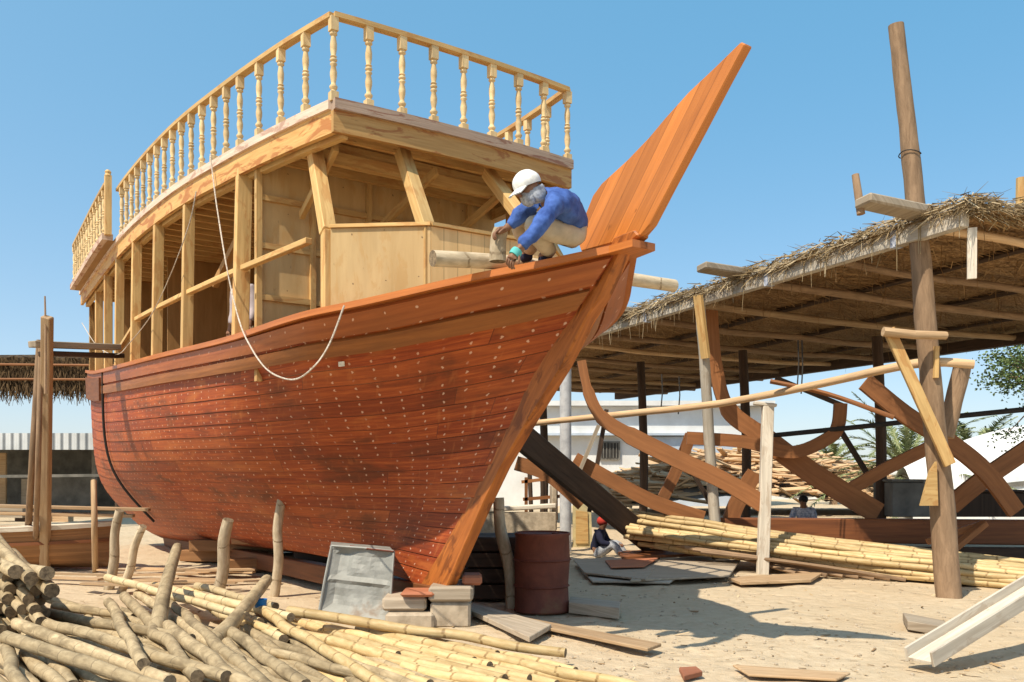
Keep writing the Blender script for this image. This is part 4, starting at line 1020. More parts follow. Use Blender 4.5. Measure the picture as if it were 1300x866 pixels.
# clutter on the workshop floor
for i,(u,v,w_,h_,m) in enumerate(((70,662,1.6,.35,'scrap'),(12,655,1.0,.6,'grey'),(44,660,.9,.4,'darktimber'))):
    b=MB()
    for j in range(4): b.beam(at(u-20,v-3*j,27.5)+V((R.uniform(-.1,.1),0,0)),at(u+20,v-3*j+1,27.3),.25,.07)
    tag(obj('board_stack',b,M[m]),('pale sawn boards stacked in front of the workshop','grey boards lying at the far left edge by the workshop','dark boards piled behind the pair of thin poles')[i],'boards')
# left thatched roof strip
ls=thing('thatched_awning',at(40,480,24),'ragged brown palm-thatch awning at far left behind the thin poles','awning')
b=MB(); A0=at(-90,452,24); A1=at(150,455,24); bz=at(0,496,24).z
rows=[];uvs=[]
for j in range(7):
    rows.append([]);uvs.append([])
    for i in range(41):
        p=A0.lerp(A1,i/40); z=p.z+(bz-p.z)*j/6
        rows[-1].append(V((p.x,p.y+.10*noise.noise(V((i*.6,j*.9,0)))+.12*j/6,z+.06*noise.noise(V((i*.7,j,3)))))); uvs[-1].append((i*3.1,j*2.1))
b.grid(rows,uvs)
b.grid([[p+V((0,.02,0)) for p in rows[0]],[p+V((0,3.5,.5)) for p in rows[0]]],[uvs[0],[(a,c_+30) for a,c_ in uvs[0]]])
for k in range(2600):
    p=A0.lerp(A1,R.random()); p.z=p.z+(bz-p.z)*R.random()**.7; p.y-=R.uniform(0,.15); L=R.uniform(.15,.5); d=V((R.gauss(0,.35),R.gauss(0,.2),-1)).normalized(); q=p+d*L; x=V((1,0,0))*R.uniform(.008,.025); o=R.random()*500
    b.poly([p-x,p+x,q+x*.3,q-x*.3],[(o,o)]*4)
tag(obj('thatch',b,M['thatchbrown'],ls),None,kind='stuff')
for (v0,v1) in ((462,464),(481,482)):
    b=MB(); b.tube([at(-90,v0,23.8),at(150,v1,23.8)],.035,6); obj('batten',b,M['rib'],ls)
for u in (-40,150):
    b=MB(); p=at(u,650,25); b.tube([V((p.x,p.y,0)),V((p.x,p.y,3.9))],.09,8); obj('post',b,M['darktimber'],ls)
# palms and tree
def frond(b,base,dirv,L,droop,lw=.42,n=26):
    d=V(dirv).normalized(); side=d.cross(UP)
    if side.length<.05: side=V((1,0,0))
    side.normalize(); pts=[]
    for i in range(n+1):
        s=i/n; pts.append(base+d*(L*s)+UP*(-droop*s*s*L))
    b.tube(pts,[.028*(1-.8*i/n) for i in range(n+1)],4)
    for i in range(3,n):
        t=(pts[i+1]-pts[i-1]).normalized(); s=i/n; l=lw*(math.sin(PI*min(1,s*.9+.12))**.6)*R.uniform(.8,1.1)
        for sg in (1,-1):
            for rep in range(2):
                dv=(side*sg*R.uniform(.6,.9)+t*R.uniform(.6,.9)+UP*R.uniform(-.15,.35)).normalized(); p=pts[i]+t*(rep*.5*L/n); q=p+dv*l-UP*.05; x=t*.042; o=R.random()*300
                b.poly([p-x,p+x,q],[(o,o)]*3)
def palm(base,trunk_h,nf,L,label,up=.5,grp=None):
    e=thing('palm_tree',base,label,'palm')
    b=MB(); b.tube(smooth([V(base),V(base)+V((.05,0,trunk_h*.5)),V(base)+UP*trunk_h],4),[.2,.19,.19,.18,.18,.17,.17,.17,.16],9,wob=.2); obj('trunk',b,M['bark'],e,sm=True)
    b=MB(); top=V(base)+UP*trunk_h
    for k in range(nf):
        a=2*PI*k/nf+R.uniform(-.2,.2); el=R.uniform(.1,1.25)
        frond(b,top,V((math.cos(a)*math.cos(el),math.sin(a)*math.cos(el),math.sin(el))),L*R.uniform(.8,1.1),R.uniform(.25,.6))
    obj('crown',b,M['leaf'],e)
p=at(1150,640,30); palm((p.x,p.y,0),1.6,34,4.3,'bushy date palm with arching fronds between the shed posts')
p=at(1236,640,33); palm((p.x,p.y,0),2.0,30,3.6,'date palm with drooping fronds beside the white hull')
p=at(1058,630,42); palm((p.x,p.y,0),1.9,22,2.8,'small distant palm above the heap of broken boards')
tr_=thing('leafy_tree',at(1335,600,21),'green tree reaching in from the right edge below the thatched roof','tree')
b=MB(); t0=at(1360,600,21); t0.z=0; t1=at(1350,500,21); b.tube(smooth([t0,t0.lerp(t1,.5)+V((.1,0,0)),t1,at(1330,440,21)],4),[.16]*8+[.1]*5,8,wob=.1); obj('trunk',b,M['bark'],tr_,sm=True)
b=MB(); cl_=[]
for k in range(26):
    c=at(R.gauss(1306,30),R.gauss(476,30),21+R.gauss(0,.7)); cl_.append(c)
    b.tube([at(1345,490,21),c.lerp(at(1345,490,21),.5)+V((0,0,.08)),c],[.03,.02,.01],4); 
obj('limbs',b,M['bark'],tr_)
b=MB()
for c in cl_:
    for k in range(150):
        d=V((R.gauss(0,.24),R.gauss(0,.24),R.gauss(0,.14))); p=c+d; a=V((R.gauss(0,1),R.gauss(0,1),R.gauss(0,.5))).normalized()*.085; x=a.cross(V((R.gauss(0,1),R.gauss(0,1),R.gauss(0,1)))).normalized()*.028; o=R.random()*300
        b.poly([p,p+a*.5+x,p+a,p+a*.5-x],[(o,o)]*4)
obj('crown',b,M['leaf2'],tr_)
# white hull on the right, lying behind the frames
wb=thing('white_boat_hull',at(1270,640,20),'white boat hull lying in the sun behind the curved frames at right','boat')
b=MB(); rows=[];uvs=[]
prof=[(0,1.0),(.35,.93),(.75,.75),(1.0,.42),(1.05,0)]
for i in range(22):
    s=i/21; x=12.6+9.5*s; top_=1.3+1.9*math.sin(PI*min(1,.08+s*.75)); wd=1.7*math.sin(PI*min(1,.08+s*.8))**.6
    r=[];u_=[]
    for (w_,h_) in prof: r.append(V((x,28.0-w_*wd,max(.02,top_*h_)))); u_.append((x,w_))
    rows.append(r);uvs.append(u_)
b.grid(rows,uvs)
b.grid([[V((p.x,56.0-p.y,p.z)) for p in r][::-1] for r in rows],[u_[::-1] for u_ in uvs])
obj('hull',b,M['whitehull'],wb,sm=True)
b=MB(); b.band([rows[i][3]+V((0,-.05,.02)) for i in range(22)],.12,.06,(0,-1,0)); obj('rub_strip',b,M['greywall'],wb)
# heap of broken boards
b=MB()
def heap(b,u0,u1,v0,v1,Y0,Y1,n,ht):
    for k in range(n):
        u=R.uniform(u0,u1); Y=R.uniform(Y0,Y1); s=(u-u0)/(u1-u0); p=at(u,600,Y); h=ht*(math.sin(PI*(.12+.8*s))**.7)*(1-abs((Y-(Y0+Y1)/2)/(Y1-Y0)*1.5)**2)
        p.z=max(.05,h*R.uniform(.55,1.05)); a=R.uniform(-.5,.5) if R.random()<.7 else R.uniform(-1.5,1.5); d=V((math.cos(a),math.sin(a)*.6,R.gauss(0,.16))).normalized(); L=R.uniform(.5,2.0)
        b.beam(p-d*L/2,p+d*L/2,R.uniform(.08,.28),R.uniform(.02,.07),up=V((R.gauss(0,.3),R.gauss(0,.3)-.25,1)))
heap(b,770,1150,575,640,31,37,1100,2.5)
hp_=obj('board_heap',b,M['scrap']); tag(hp_,'sunlit heap of broken boards and offcuts behind the boat frames','heap',kind='stuff')
b=MB(); rows=[];uvs=[]
for j in range(13):
    rows.append([]);uvs.append([])
    for i in range(31):
        s=i/30; Y=31+6*j/12; p=at(770+380*s,600,Y); h=2.1*(math.sin(PI*(.08+.84*s))**.7)*max(0,1-abs((Y-34)/4.0)**2)
        p.z=h*(.75+.3*noise.noise(V((i*.7,j*.7,0)))); rows[-1].append(p);uvs[-1].append((i*.3,j*.3))
b.grid(rows,uvs); tag(obj('heap_core',b,M['greywall']),'grey rubble under the sunlit heap of broken boards','rubble',kind='stuff')
# things beyond the tall pole: dark crates in the shade
for i,(u0,u1,v0,v1,Y,m) in enumerate(((1120,1172,612,655,17.5,'greywall'),(1175,1290,625,655,17.8,'darktimber'))):
    b=MB(); a=at(u0,v1,Y); c=at(u1,v0,Y); box(b,((a.x+c.x)/2,Y,(max(a.z,0)+c.z)/2),c.x-a.x,.9,c.z-max(a.z,0)); box(b,((a.x+c.x)/2,Y,c.z+.03),c.x-a.x+.08,1.0,.05)
    tag(obj('crate',b,M[m],bev=.02),('dark grey crate in the shade left of the tall trunk pole','long dark crate under the white hull at right')[i],'crate')
# ================================================================== low boat and lumber behind the dhow on the left
lb=thing('low_boat',(-8.2,13.6,0),'low brown plank-built boat hull lying behind the thin poles at left','boat')
b=MB(); rows=[];uvs=[]
for i in range(25):
    s=i/24; x=-11.5+5.1*s; wd=.02+.85*math.sin(PI*min(1,.2+.8*s))**.6; sh_=.62+.08*(2*s-1)**2
    r=[];u_=[]
    for k in range(9):
        q=k/8; wv=wd*(1-(1-q)**2)**.5 if q>0 else 0; r.append(V((x,14.0-wv,.02+sh_*q))); u_.append((x,q*1.6))
    rows.append(r);uvs.append(u_)
b.grid([r[::-1] for r in rows],[u_[::-1] for u_ in uvs]); b.grid([[V((p.x,28.0-p.y,p.z)) for p in r] for r in rows],uvs)
b.grid([[r[-1]-UP*.12 for r in rows],[V((r[-1].x,28-r[-1].y,r[-1].z-.12)) for r in rows]],[[(0,i*.2) for i in range(25)],[(1,i*.2) for i in range(25)]])
obj('hull',b,M['brownplank'],lb)
for k,(q,m,wd_,th_) in enumerate(((8,'white',.10,.07),(5,'darkteak',.05,.05))):
    b=MB(); b.band([rows[i][q]+V((0,-.02,.02)) for i in range(25)],wd_,th_,(0,-.2,1) if k==0 else (0,-1,0)); obj('gunwale' if k==0 else 'batten',b,M[m],lb)
lumber_labels=['long sawn plank across the low brown boat','thin pale plank on the low brown boat by the thin poles']
for i in range(2):
    b=MB(); b.beam(at(-20,651-9*i,13.4),at(170+20*i,655-8*i,13.9),.22,.05); tag(obj('sawn_plank',b,M['scrap'],bev=.006),lumber_labels[i],'plank')
# dark stacked timbers under the dhow
g='dark timbers stacked under the dhow'
k=0
for j in range(4):
    for i in range(2):
        b=MB(); z=.12+.19*j; x0=-.55+.02*R.uniform(-1,1)
        b.beam(V((x0,10.55+.42*i,z)),V((.35+.1*R.random(),10.45+.42*i,z+.01)),.38,.17); tag(obj('stacked_timber',b,M['darktimber'],bev=.012),'black tarred timber in the stack between the prow foot and the rusty drum','timber',g)
g='squared timbers lying in the shade under the dhow'
for i in range(26):
    s_=R.random(); x=-5.4+4.0*s_+R.uniform(-.2,.2); y=15.1-3.6*s_+R.uniform(-.2,.9); lay=i%3; L=R.uniform(.9,1.9); a_=R.uniform(-.75,-.2) if R.random()<.5 else R.uniform(-.1,.5)
    b=MB(); b.beam(V((x-L*math.cos(a_)/2,y-L*math.sin(a_)/2,.13+.20*lay)),V((x+L*math.cos(a_)/2,y+L*math.sin(a_)/2,.14+.20*lay)),.26,.19); tag(obj('squared_timber',b,M['darktimber'] if i%2 else M['brownplank'],bev=.012),'squared timber lying in the shade under the dhow','timber',g)
g='thin laths scattered behind the pole heap'
for i in range(16):
    u=R.uniform(85,300); v=R.uniform(722,748); p=atz(u,v,.06+.02*(i%4)); a=R.uniform(-.35,.25); L=R.uniform(.7,2.0); d=V((math.cos(a),math.sin(a),0))
    b=MB(); b.beam(p-d*L/2,p+d*L/2,R.uniform(.06,.16),.025); tag(obj('lath',b,M['scrap']),'thin sawn lath lying on the sand between the props and the pole heap','lath',g)
# ================================================================== thin scaffold poles at far left
def polething(name,pts,r0,r1,m,label,cat='pole',grp=None,n=10,wob=.08,kn=6,capm=None):
    b=MB(); sp=smooth(pts,kn); k=len(sp); b.tube(sp,[r0+(r1-r0)*i/(k-1) for i in range(k)],n,wob=wob,capm=1); return tag(obj(name,b,[M[m],M['poleend']],sm=True),label,cat,grp)
b=MB(); b.beam(atz(57,724,0),at(60,402,11.9),.135,.11,up=(0,1,0)); tag(obj('squared_post',b,M['scrap'],bev=.012),'straight squared post, rightmost of the upright poles at far left','post')
polething('scaffold_pole',[atz(33,716,0),at(40,600,12.6),at(50,432,12.6)],.052,.04,'bark','dark crooked bark pole, leftmost of the upright poles at far left')
polething('scaffold_pole',[atz(44,720,0),at(48,600,12.4),at(52,436,12.4)],.04,.035,'bark','slender brown pole between the crooked pole and the squared post at far left')
polething('thin_pole',[at(58,500,11.9),at(58,430,11.9),at(57,376,11.9)],.022,.010,'bark','spindly twig standing above the squared post at far left','twig',n=6)
b=MB(); b.beam(at(40,437,12.1),at(150,441,13.4),.16,.09); tag(obj('scaffold_plank',b,M['grey'],bev=.01),'grey plank bridging from the thin poles to the dhow stern','plank')
b=MB(); b.beam(at(55,449,12.3),at(152,452,13.6),.22,.07); tag(obj('scaffold_plank',b,M['darktimber'],bev=.01),'darker lower plank between the thin poles and the dhow stern','plank')
polething('thin_pole',[atz(121,727,0),at(120,670,12.6),at(119,610,12.8)],.045,.04,'scrap','thin light pole standing under the dhow stern','pole',n=8)
# ================================================================== props under the hull
props=[((137,748),(152,648),13.0,.066,.054,'proplog','bleached thick prop log under the stern, leftmost of the props'),
 ((152,752),(182,668),12.6,.055,.047,'proplog','leaning bleached prop log right beside the leftmost prop'),
 ((276,752),(290,660),10.9,.078,.07,'proplog','stout grey prop log with a notched head under the bilge'),
 ((347,757),(358,630),10.4,.062,.056,'proplog','tall grey prop log left of the galvanised tank'),
 ((650,772),(633,632),9.95,.075,.062,'proplog','slim grey prop log in front of the dark timbers by the drum')]
for (a,c,Y,r0,r1,m,l) in props:
    p=atz(*a,0); q=at(*c,p.y-.25 if a[0]<600 else p.y); polething('prop_log',[p-UP*.05,p.lerp(q,.35)+V((.03,0,0)),p.lerp(q,.7)-V((.02,0,0)),q],r0,r1,m,l,'prop',n=12,wob=.14)
polething('prop_log',[at(190,872,6.35),at(204,775,7.6),at(213,735,8.6),at(225,695,9.9)],.075,.055,'mangrove','dark-headed pole leaning from the front heap up to the hull','prop',n=12,wob=.12)
polething('prop_log',[at(224,876,6.35),at(262,822,6.9),at(295,790,7.4),at(339,736,8.8)],.078,.055,'mangrove','crooked knobbly pole lying on top of the heap, slanting up to the right','pole',n=12,wob=.14)
# ================================================================== the heap of mangrove poles and bamboo
gp='grey mangrove poles heaped in the foreground'
gl='grey knobbly mangrove pole lying in the foreground heap'
def heap_pole(u0,v0,z0,u1,v1,z1,r,m='mangrove',name='mangrove_pole',lab=gl,grp=gp,ext=0.0,kn=.014):
    p=atz(u0,v0,z0); q=atz(u1,v1,z1); d=q-p; q=q+d*ext; L=d.length*(1+ext); k=max(3,int(L/.45)); pts=[]
    for i in range(k+1):
        x=p.lerp(q,i/k); 
        if 0<i<k: x=x+V((R.gauss(0,kn),R.gauss(0,kn),R.gauss(0,kn*.5)))
        pts.append(x)
    b=MB(); sp=smooth(pts,5); n_=len(sp); rr=[]
    per=R.uniform(.30,.42); ph=R.random()
    Lc=0
    for i in range(n_):
        if i: Lc+=(sp[i]-sp[i-1]).length
        node=math.exp(-(((Lc/per+ph)%1-.5)/.08)**2); rr.append(r*.90*(1.08-.2*i/n_)*(1+.07*node))
    b.tube(sp,rr,11,wob=.10 if m=='mangrove' else .03,capm=1); return tag(obj(name,b,[M[m],M['poleend']],sm=True),lab,'pole',grp)
mp=[(8,809,.30,180,866,.30,.052),(22,792,.30,200,860,.32,.052),(41,784,.28,230,842,.30,.050),(47,776,.24,215,806,.26,.048),(69,770,.2,160,782,.2,.045),
 (138,765,.30,172,825,.36,.050),(158,757,.22,238,845,.28,.055),(175,754,.2,263,812,.24,.052),(216,767,.22,330,866,.28,.056),(213,795,.26,300,865,.28,.056),(293,803,.22,370,858,.24,.052),(288,817,.2,350,868,.2,.050),
 (272,834,.24,314,868,.26,.05),(8,823,.22,30,868,.24,.05),(33,828,.18,75,868,.2,.052),(64,833,.18,90,868,.2,.05),(86,850,.12,100,870,.12,.05),(105,852,.12,118,872,.12,.05),
 (130,800,.14,220,868,.16,.05),(60,760,.12,200,800,.12,.046),(205,828,.12,250,868,.12,.05),(150,780,.10,280,868,.1,.05),(240,790,.1,340,850,.12,.05),(20,815,.08,170,878,.08,.05),(10,800,.06,160,850,.06,.05),(110,790,.05,230,830,.06,.048),(300,815,.06,400,872,.06,.05),(180,820,.05,300,872,.05,.05),(60,845,.05,150,880,.05,.05),(0,845,.05,60,885,.06,.05)]
for t in mp: heap_pole(*t,ext=R.uniform(.0,.35))
for i in range(84):
    u=R.uniform(-30,330); v=R.uniform(775,870); z=R.uniform(.04,.20); L_=R.uniform(180,360); sl=R.uniform(.25,.75) if R.random()<.8 else R.uniform(1.0,2.2)
    heap_pole(u,v,z,u+L_*(1 if sl<1 else .45),v+L_*sl*(1 if sl<1 else .5),z+R.uniform(-.03,.05),R.uniform(.036,.048),ext=R.uniform(0,.3))
for i in range(16):
    u=R.uniform(330,520); v=R.uniform(790,850); L_=R.uniform(150,260); z=R.uniform(.04,.12)
    heap_pole(u,v,z,u+L_,v+L_*R.uniform(.16,.30),z,R.uniform(.040,.050),'bamboo','bamboo_pole','yellow bamboo pole lying in the sunlit foreground heap','yellow bamboo poles lying in the foreground',kn=.012)
gb='yellow bamboo poles lying in the foreground'; gbl='yellow bamboo pole lying in the sunlit foreground heap'
bp=[(380,806,.16,620,864,.12,.048),(425,806,.10,640,862,.08,.046),(455,798,.12,800,872,.08,.046),(322,767,.26,480,868,.22,.050),(397,823,.14,540,868,.12,.050),(220,752,.16,345,800,.2,.045),(235,748,.12,380,800,.14,.045),(260,745,.10,372,782,.12,.044),(340,790,.08,470,850,.08,.046),(500,822,.05,760,868,.05,.044),(480,800,.05,720,850,.05,.042),(560,832,.06,700,868,.05,.046),(350,780,.06,560,850,.06,.045),(440,845,.06,560,880,.05,.05),(300,768,.08,420,825,.08,.046),(195,742,.08,300,775,.08,.042),(600,838,.05,800,872,.05,.045)]
for t in bp: heap_pole(*t,m='bamboo',name='bamboo_pole',lab=gbl,grp=gb,kn=.012,ext=R.uniform(0,.1))
heap_pole(366,776,.26,718,829,.10,.050,'bamboo','bamboo_pole','longest yellow bamboo, its cut end pointing right beyond the others on the sand',gb,kn=.012)
heap_pole(136,733,.32,262,768,.30,.045,'palebamboo','bamboo_pole','pale pole with dark rings lying at the back of the heap below the props',gb,kn=.015,ext=.3)
heap_pole(215,748,.26,345,778,.26,.05,'palebamboo','bamboo_pole','pale bamboo lying by the blue plastic cup, at the back of the heap',gb,kn=.015,ext=.15)
for t in ((250,744,.2,350,770,.2,.048),(240,760,.2,330,790,.2,.05),(270,772,.16,360,812,.18,.05)): heap_pole(*t,m='palebamboo',name='bamboo_pole',lab=gbl,grp=gb,kn=.015)
# blue plastic cup
cup=atz(331,768,.30); b=MB(); b.lathe(cup-UP*.06,[(.045,0),(.05,.02),(.06,.11),(.063,.115),(.055,.113),(.045,.02)],14); tag(obj('plastic_cup',b,M['bluetarp'],sm=True),'small bright blue plastic cup lodged among the bamboo','cup')
# pole ends at the left edge
ge='mangrove poles in the bundle seen end-on'; gel='pole of the end-on bundle stacked at the left edge'
dv=V((-.62,.72,.10)).normalized()
k=0
for j in range(9):
    for i in range(6):
        u=-22+15*i+(7 if j%2 else 0)+R.uniform(-3,3); v=812-13*j+R.uniform(-3,3)+.10*max(0,u)
        if v<712+.55*max(u,0) or u>66-(2 if j<5 else 0): continue
        Y=7.4+R.uniform(-.25,.25)+.05*j; p=at(u,v,Y)
        if p.z<.04: p.z=.05
        r=R.uniform(.040,.054); b=MB(); d=(dv+V((R.gauss(0,.05),R.gauss(0,.05),R.gauss(0,.03)))).normalized(); pts=[p,p+d*.6+UP*.01,p+d*1.3,p+d*2.2]
        b.tube(smooth(pts,4),[r]*13,11,wob=.08,capm=1); tag(obj('bundled_pole',b,[M['mangrove'],M['poleend']],sm=True),gel,'pole',ge); k+=1
for (u0,v0,u1,v1) in ((2,700,40,735),(24,715,66,750),(-10,712,20,726),(28,722,60,728)):
    p=at(u1,v1,7.3); q=at(u0,v0,8.2); b=MB(); b.tube([p,p.lerp(q,.5),q+(q-p)*.8],[.062,.06,.055],11,wob=.1,capm=1); tag(obj('bundled_pole',b,[M['mangrove'],M['poleend']],sm=True),'pole lying across the top of the end-on bundle at left edge','pole',ge)
# ================================================================== bamboo bundle on the right
g2='long yellow bamboo poles bundled by the shed'; l2='long yellow bamboo pole in the bundle running past the tall trunk pole'
for i in range(32):
    lay=i//8; fr=(i%8)/7
    p=at(800+R.uniform(-14,14)+8*lay,655+7*lay*0+fr*10+R.uniform(-3,3),15.6-.9*fr); p.z=max(.06,.86-.10*lay+R.uniform(-.03,.03)-fr*.30)
    q=at(1330,733+fr*14,11.9-.7*fr); q.z=max(.05,.30-.08*lay+R.uniform(-.02,.02)-fr*.12)
    pts=[p.lerp(q,k/9)+V((R.gauss(0,.02),R.gauss(0,.02),R.gauss(0,.012)-.05*math.sin(PI*k/9))) for k in range(10)]
    b=MB(); sp=smooth(pts,4); n_=len(sp); ph=R.random(); b.tube(sp,[.042*(1+.09*math.exp(-((((j*.22)+ph)%1-.5)/.12)**2)) for j in range(n_)],9,wob=.04,capm=1); tag(obj('bamboo_pole',b,[M['bamboo'],M['poleend']],sm=True),l2,'pole',g2)
g3='thin dark sticks under the bamboo bundle'
for i in range(8):
    p=at(820+10*i,680+3*i,15.3-.25*i); q=at(1010+20*i,728+2*i,12.9-.1*i); p.z=max(p.z,.05); q.z=max(q.z,.04); b=MB(); b.tube(smooth([p,p.lerp(q,.5)+UP*.03,q],4),.03,7,wob=.15); tag(obj('thin_stick',b,M['bark'],sm=True),'thin brown stick under the yellow bamboo bundle','stick',g3)
# ================================================================== tank, drum, blocks, boards
tk=thing('galvanised_tank',atz(450,786,0),'dented upright galvanised metal tank beside the prow foot','tank')
c00,c10,c11,c01=at(405,777,8.95),at(494,789,8.8),at(500,700,9.0),at(421,693,9.15)
b=MB(); rows=[];uvs=[]; bk=V((-.12,.55,.0))
for j in range(17):
    rows.append([]);uvs.append([])
    for i in range(15):
        s,t=i/14,j/16; p=c00.lerp(c10,s).lerp(c01.lerp(c11,s),t)
        e=min(s,1-s,t,1-t); ins=min(1,e/.13)
        dent=ins*(.055+.05*noise.noise(V((s*2.3,t*2.3,3)))+.02*noise.noise(V((s*6,t*6,1))))
        if abs(t-.5)<.035: dent*=.3
        rows[-1].append(p+V((.1,1,.1)).normalized()*dent); uvs[-1].append((s,t))
b.grid(rows,uvs)
bb_=[c00+bk,c10+bk,c11+bk,c01+bk]
b.poly([c00,c01,bb_[3],bb_[0]]); b.poly([c10,bb_[1],bb_[2],c11]); b.poly([c01,c11,bb_[2],bb_[3]]); b.poly([bb_[0],bb_[3],bb_[2],bb_[1]])
obj('shell',b,M['galv'],tk)
b=MB()
for a,c in ((c01,c11),(c10,c11),(c00,c01)): b.tube([a,a.lerp(c,.5)+V((.0,-.012,.008)),c],.014,6)
obj('rim',b,M['galv'],tk,sm=True)
b=MB(); b.tube([c01+V((.2,-.02,0)),c01.lerp(c11,.6)+V((0,-.02,.004)),c11+V((0,-.02,0))],.010,5); obj('rusty_edge',b,M['rust'],tk)
dr=thing('oil_drum',atz(688,776,0),'rusty red-brown oil drum standing in the shade beside the prow','drum')
p=atz(688,775,0); b=MB(); rr=.31
b.lathe(p,[(rr-.01,0),(rr+.004,.012),(rr+.004,.03),(rr-.006,.04),(rr-.006,.27),(rr+.012,.285),(rr-.006,.30),(rr-.006,.56),(rr+.012,.575),(rr-.006,.59),(rr-.006,.84),(rr+.004,.85),(rr+.004,.875),(rr-.012,.88),(rr-.018,.862),(.02,.858)],36); o=obj('shell',b,M['rust'],dr,sm=True)
for v_ in o.data.vertices:
    v_.co.x+=.022*noise.noise(V(v_.co)*2.6); v_.co.y+=.03*noise.noise(V(v_.co)*2.2+V((5,0,0)))
b=MB(); b.lathe(p+V((.15,-.05,.862)),[(.04,0),(.04,.015),(.03,.02)],12); obj('bung',b,M['rust'],dr,sm=True)
blk=[((520,796),(.48,.4,.16),'stone','large pale block at the bottom left of the pile under the prow foot',.0),((571,795),(.40,.42,.26),'stone','cracked pale block at the bottom right of the pile under the prow foot',.0),
 ((512,772),(.44,.42,.14),'grey','pale sawn block in the upper course left under the prow foot',.17),((572,770),(.44,.44,.15),'grey','pale timber block in the upper course right under the prow foot',.27),((530,757),(.34,.36,.05),'redboard','thin reddish board wedged on the blocks left of the prow foot',.32),((598,752),(.20,.3,.10),'redboard','small reddish wedge at the right of the prow foot',.42)]
for (uv_,(sx,sy,sz),m,l,z0) in blk:
    p=atz(uv_[0],796,0); p=V((p.x,8.72+.12*R.random(),z0+sz/2)); p.x=(uv_[0]-U0)/F*(8.6); b=MB(); a=R.uniform(-.12,.12); d=V((math.cos(a),math.sin(a),0)); b.beam(p-d*sx/2,p+d*sx/2,sy,sz)
    o=obj('chock_block',b,M[m],bev=.025); tag(o,l,'block')
def board(name,corn,m,label,z=.05,th=.03,cat='board',grp=None,tilt=0):
    P=[atz(u,v,z) for u,v in corn]; c=sum(P,V((0,0,0)))/len(P)
    for p in P: p.z=z+gz(p.x,p.y)*.5+tilt*(p.x-c.x)
    b=MB(); b.prism(P,UP*th,dirn=P[1]-P[0]); return tag(obj(name,b,M[m],bev=.006),label,cat,grp)
board('ground_board',[(600,768),(700,797),(672,812),(596,778)],'grey','wide grey board on the sand right of the prow blocks',.08,.05)
board('ground_board',[(655,783),(840,818),(822,824),(652,790)],'scrap','long thin sun-bleached plank on the sand in front of the drum',.07,.03)
board('ground_board',[(724,764),(788,770),(786,778),(722,770)],'grey','short squared grey timber on the sand to the right of the drum',.08,.12)
board('ground_board',[(728,711),(800,708),(832,722),(820,737),(742,728)],'grey','grey sheet board lying flat, left of the flat boards under the shed',.10,.03)
board('ground_board',[(824,711),(940,712),(926,731),(800,738)],'grey','large weathered grey sheet lying flat below the slim bleached post',.09,.03)
board('ground_board',[(738,725),(872,726),(850,741),(752,738)],'white','dusty pale board lying in front of the grey sheets',.05,.03)
board('ground_board',[(768,711),(836,708),(818,720),(776,721)],'redboard','small red-painted board lying on top of the grey sheets',.15,.02)
board('ground_board',[(784,702),(908,696),(905,704),(790,709)],'darkteak','dark reddish plank lying behind the grey sheets',.14,.05)
board('ground_board',[(924,734),(1046,727),(1030,738),(940,741)],'scrap','tan board lying at the foot of the square whitewashed post',.06,.04)
board('ground_board',[(1146,782),(1200,794),(1204,803),(1152,793)],'grey','short stubby offcut lying on the open sand near the tall trunk pole',.06,.09)
board('ground_board',[(930,846),(1080,856),(1062,864),(950,857)],'scrap','thin curved tan slat half buried in the sand at bottom',.04,.02)
board('ground_board',[(862,851),(884,849),(892,856),(868,863)],'redboard','small rust-red chip of wood on the sand at bottom',.05,.04)
b=MB(); b.beam(at(1176,688,13.9),at(1250,664,13.6),.16,.1); b.beam(at(1210,697,13.4),at(1250,664,13.5),.15,.09); tag(obj('trestle_piece',b,M['rib'],bev=.01),'short reddish timber wedge leaning by the keel right of the tall trunk pole','timber')
# steel channel beam at bottom right
ib=thing('channel_beam',atz(1170,850,0),'white-grey steel channel beam lying on a slant at the bottom right corner','beam')
p=V((3.16,6.72,.09)); q=V((5.2,7.85,.78)); d=(q-p).normalized(); sd_=d.cross(UP).normalized(); up_=sd_.cross(d)
b=MB(); b.beam(p,q,.20,.028,up=up_); obj('web',b,M['white'],ib,bev=.004)
for sg in (1,-1):
    b=MB(); b.beam(p+sd_*(sg*.112)+up_*.03,q+sd_*(sg*.112)+up_*.03,.022,.12,up=up_); obj('flange',b,M['white'],ib,bev=.004)
b=MB(); b.beam(V((5.1,7.8,0)),V((5.12,7.82,.72)),.2,.2); tag(obj('trestle_block',b,M['grey']),'wooden block carrying the raised end of the channel beam','block')
# near log across the bow, stub, and worker's tools
pl=polething('bow_log',[S(1.86,1.22,3.17),S(1.88,.5,3.23),S(1.9,-.4,3.25),S(1.92,-1.28,3.26)],.062,.056,'proplog','bleached round log laid across both rails of the bow, ends sticking out','log',n=14,wob=.05)
pst=at(632,322,6.50); polething('log_stub',[pst-UP*.06,pst+V((.004,0,.1)),at(636,292,6.5)],.062,.058,'proplog','short upright log stub under the hand of the crouching man','stub',n=12,wob=.06)
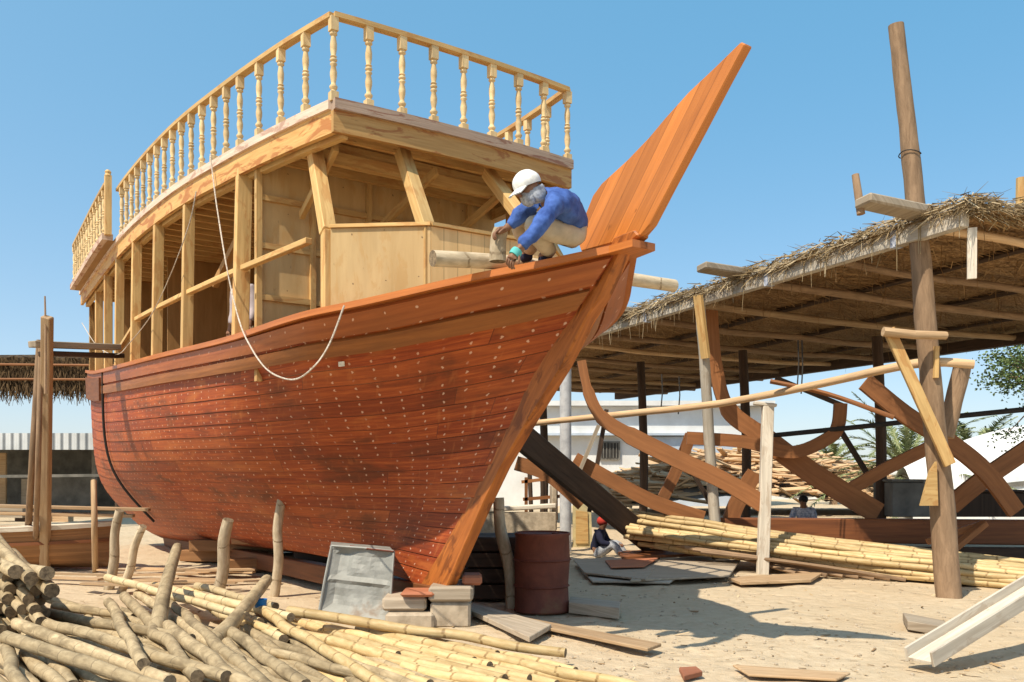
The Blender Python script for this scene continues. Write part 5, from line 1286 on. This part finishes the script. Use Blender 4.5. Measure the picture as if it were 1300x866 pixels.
# ================================================================== chips and litter
b=MB()
for k in range(1100):
    if R.random()<.75: u=R.uniform(560,1300); v=730+130*R.random()**1.2
    else: u=R.uniform(60,600); v=R.uniform(725,800)
    p=atz(u,v,0); p.z=gz(p.x,p.y)+.008; a=R.uniform(0,PI); L=R.choice((.006,.01,.01,.015,.02,.03)) if R.random()<.97 else R.uniform(.05,.14); d=V((math.cos(a),math.sin(a),R.gauss(0,.15)))*L; x=V((-math.sin(a),math.cos(a),R.gauss(0,.3)))*min(.012,L*R.uniform(.2,.5)); o=R.random()*500
    b.poly([p-d-x,p+d-x*.6,p+d+x,p-d+x],[(o,o)]*4)
tag(obj('wood_litter',b,M['chips'],origin=(0,0,0)),'scattered wood chips and splinters on the sand','litter',kind='stuff')
b=MB()
for k in range(500):
    u=R.uniform(560,1300); v=735+130*R.random(); p=atz(u,v,0); p.z=gz(p.x,p.y); r=R.uniform(.006,.022)
    b.lathe(p,[(r*.9,-.004),(r,r*.35),(r*.55,r*.8)],6,rot=R.random())
tag(obj('pebbles',b,M['stone'],origin=(0,0,0)),'small pebbles on the sand','pebbles',kind='stuff')

# ---- clutter seen between the prow and the drum
ct=thing('concrete_trough',at(655,680,17.5)*1.0,'pale concrete trough behind the slim grey prop and the drum','trough'); 
y0=17.6
def wall_piece(a,c_,th,name,m,par):
    b=MB(); b.prism([at(a[0],c_[1],y0),at(c_[0],c_[1],y0),at(c_[0],a[1],y0),at(a[0],a[1],y0)],V((0,th,0))); obj(name,b,M[m],par,bev=.015)
wall_piece((600,650),(706,682),.10,'front_wall','stone',ct)
b=MB(); p=at(600,648,y0); q=at(706,642,y0); b.beam(p,q,.16,.10); obj('rim',b,M['white'],ct,bev=.02)
b=MB(); b.beam(at(704,645,y0),at(704,645,y0)+V((0,1.2,0)),.10,.9); obj('end_wall',b,M['stone'],ct,bev=.015)
yb=thing('yellow_panel',at(738,700,17.9),'faded yellow panelled board standing between the steel column and the seated red-capped person','panel')
b=MB(); b.prism([at(727,698,18),at(752,699,18),at(750,640,18),at(727,638,18)],V((0,.06,0))); obj('board',b,M['yellow'],yb)
b=MB(); b.prism([at(731,690,17.95),at(747,690,17.95),at(746,650,17.95),at(731,648,17.95)],V((0,.03,0))); obj('inset',b,M['pine'],yb)
for i,(a,c_,l) in enumerate((((676,655),(672,590),'thin dark upright stick behind the concrete trough, nearest the prow'),((690,655),(688,585),'thin dark upright stick behind the concrete trough, nearest the steel column'))):
    b=MB(); p=at(*a,19); q=at(*c_,19); p.z=0; b.tube([p,p.lerp(q,.5),q],.05,7,wob=.1); tag(obj('thin_stick',b,M['darktimber'],sm=True),l,'stick')
tub=thing('broken_chair_frame',at(682,640,18.6),'dark wooden rail frame leaning behind the concrete trough','frame')
for (a,c_) in (((662,612),(712,606)),((664,634),(712,630)),((668,660),(668,606)),((706,660),(706,604))):
    b=MB(); b.beam(at(*a,18.5),at(*c_,18.5),.07,.06,up=(0,1,0)); obj('rail',b,M['rib'],tub)
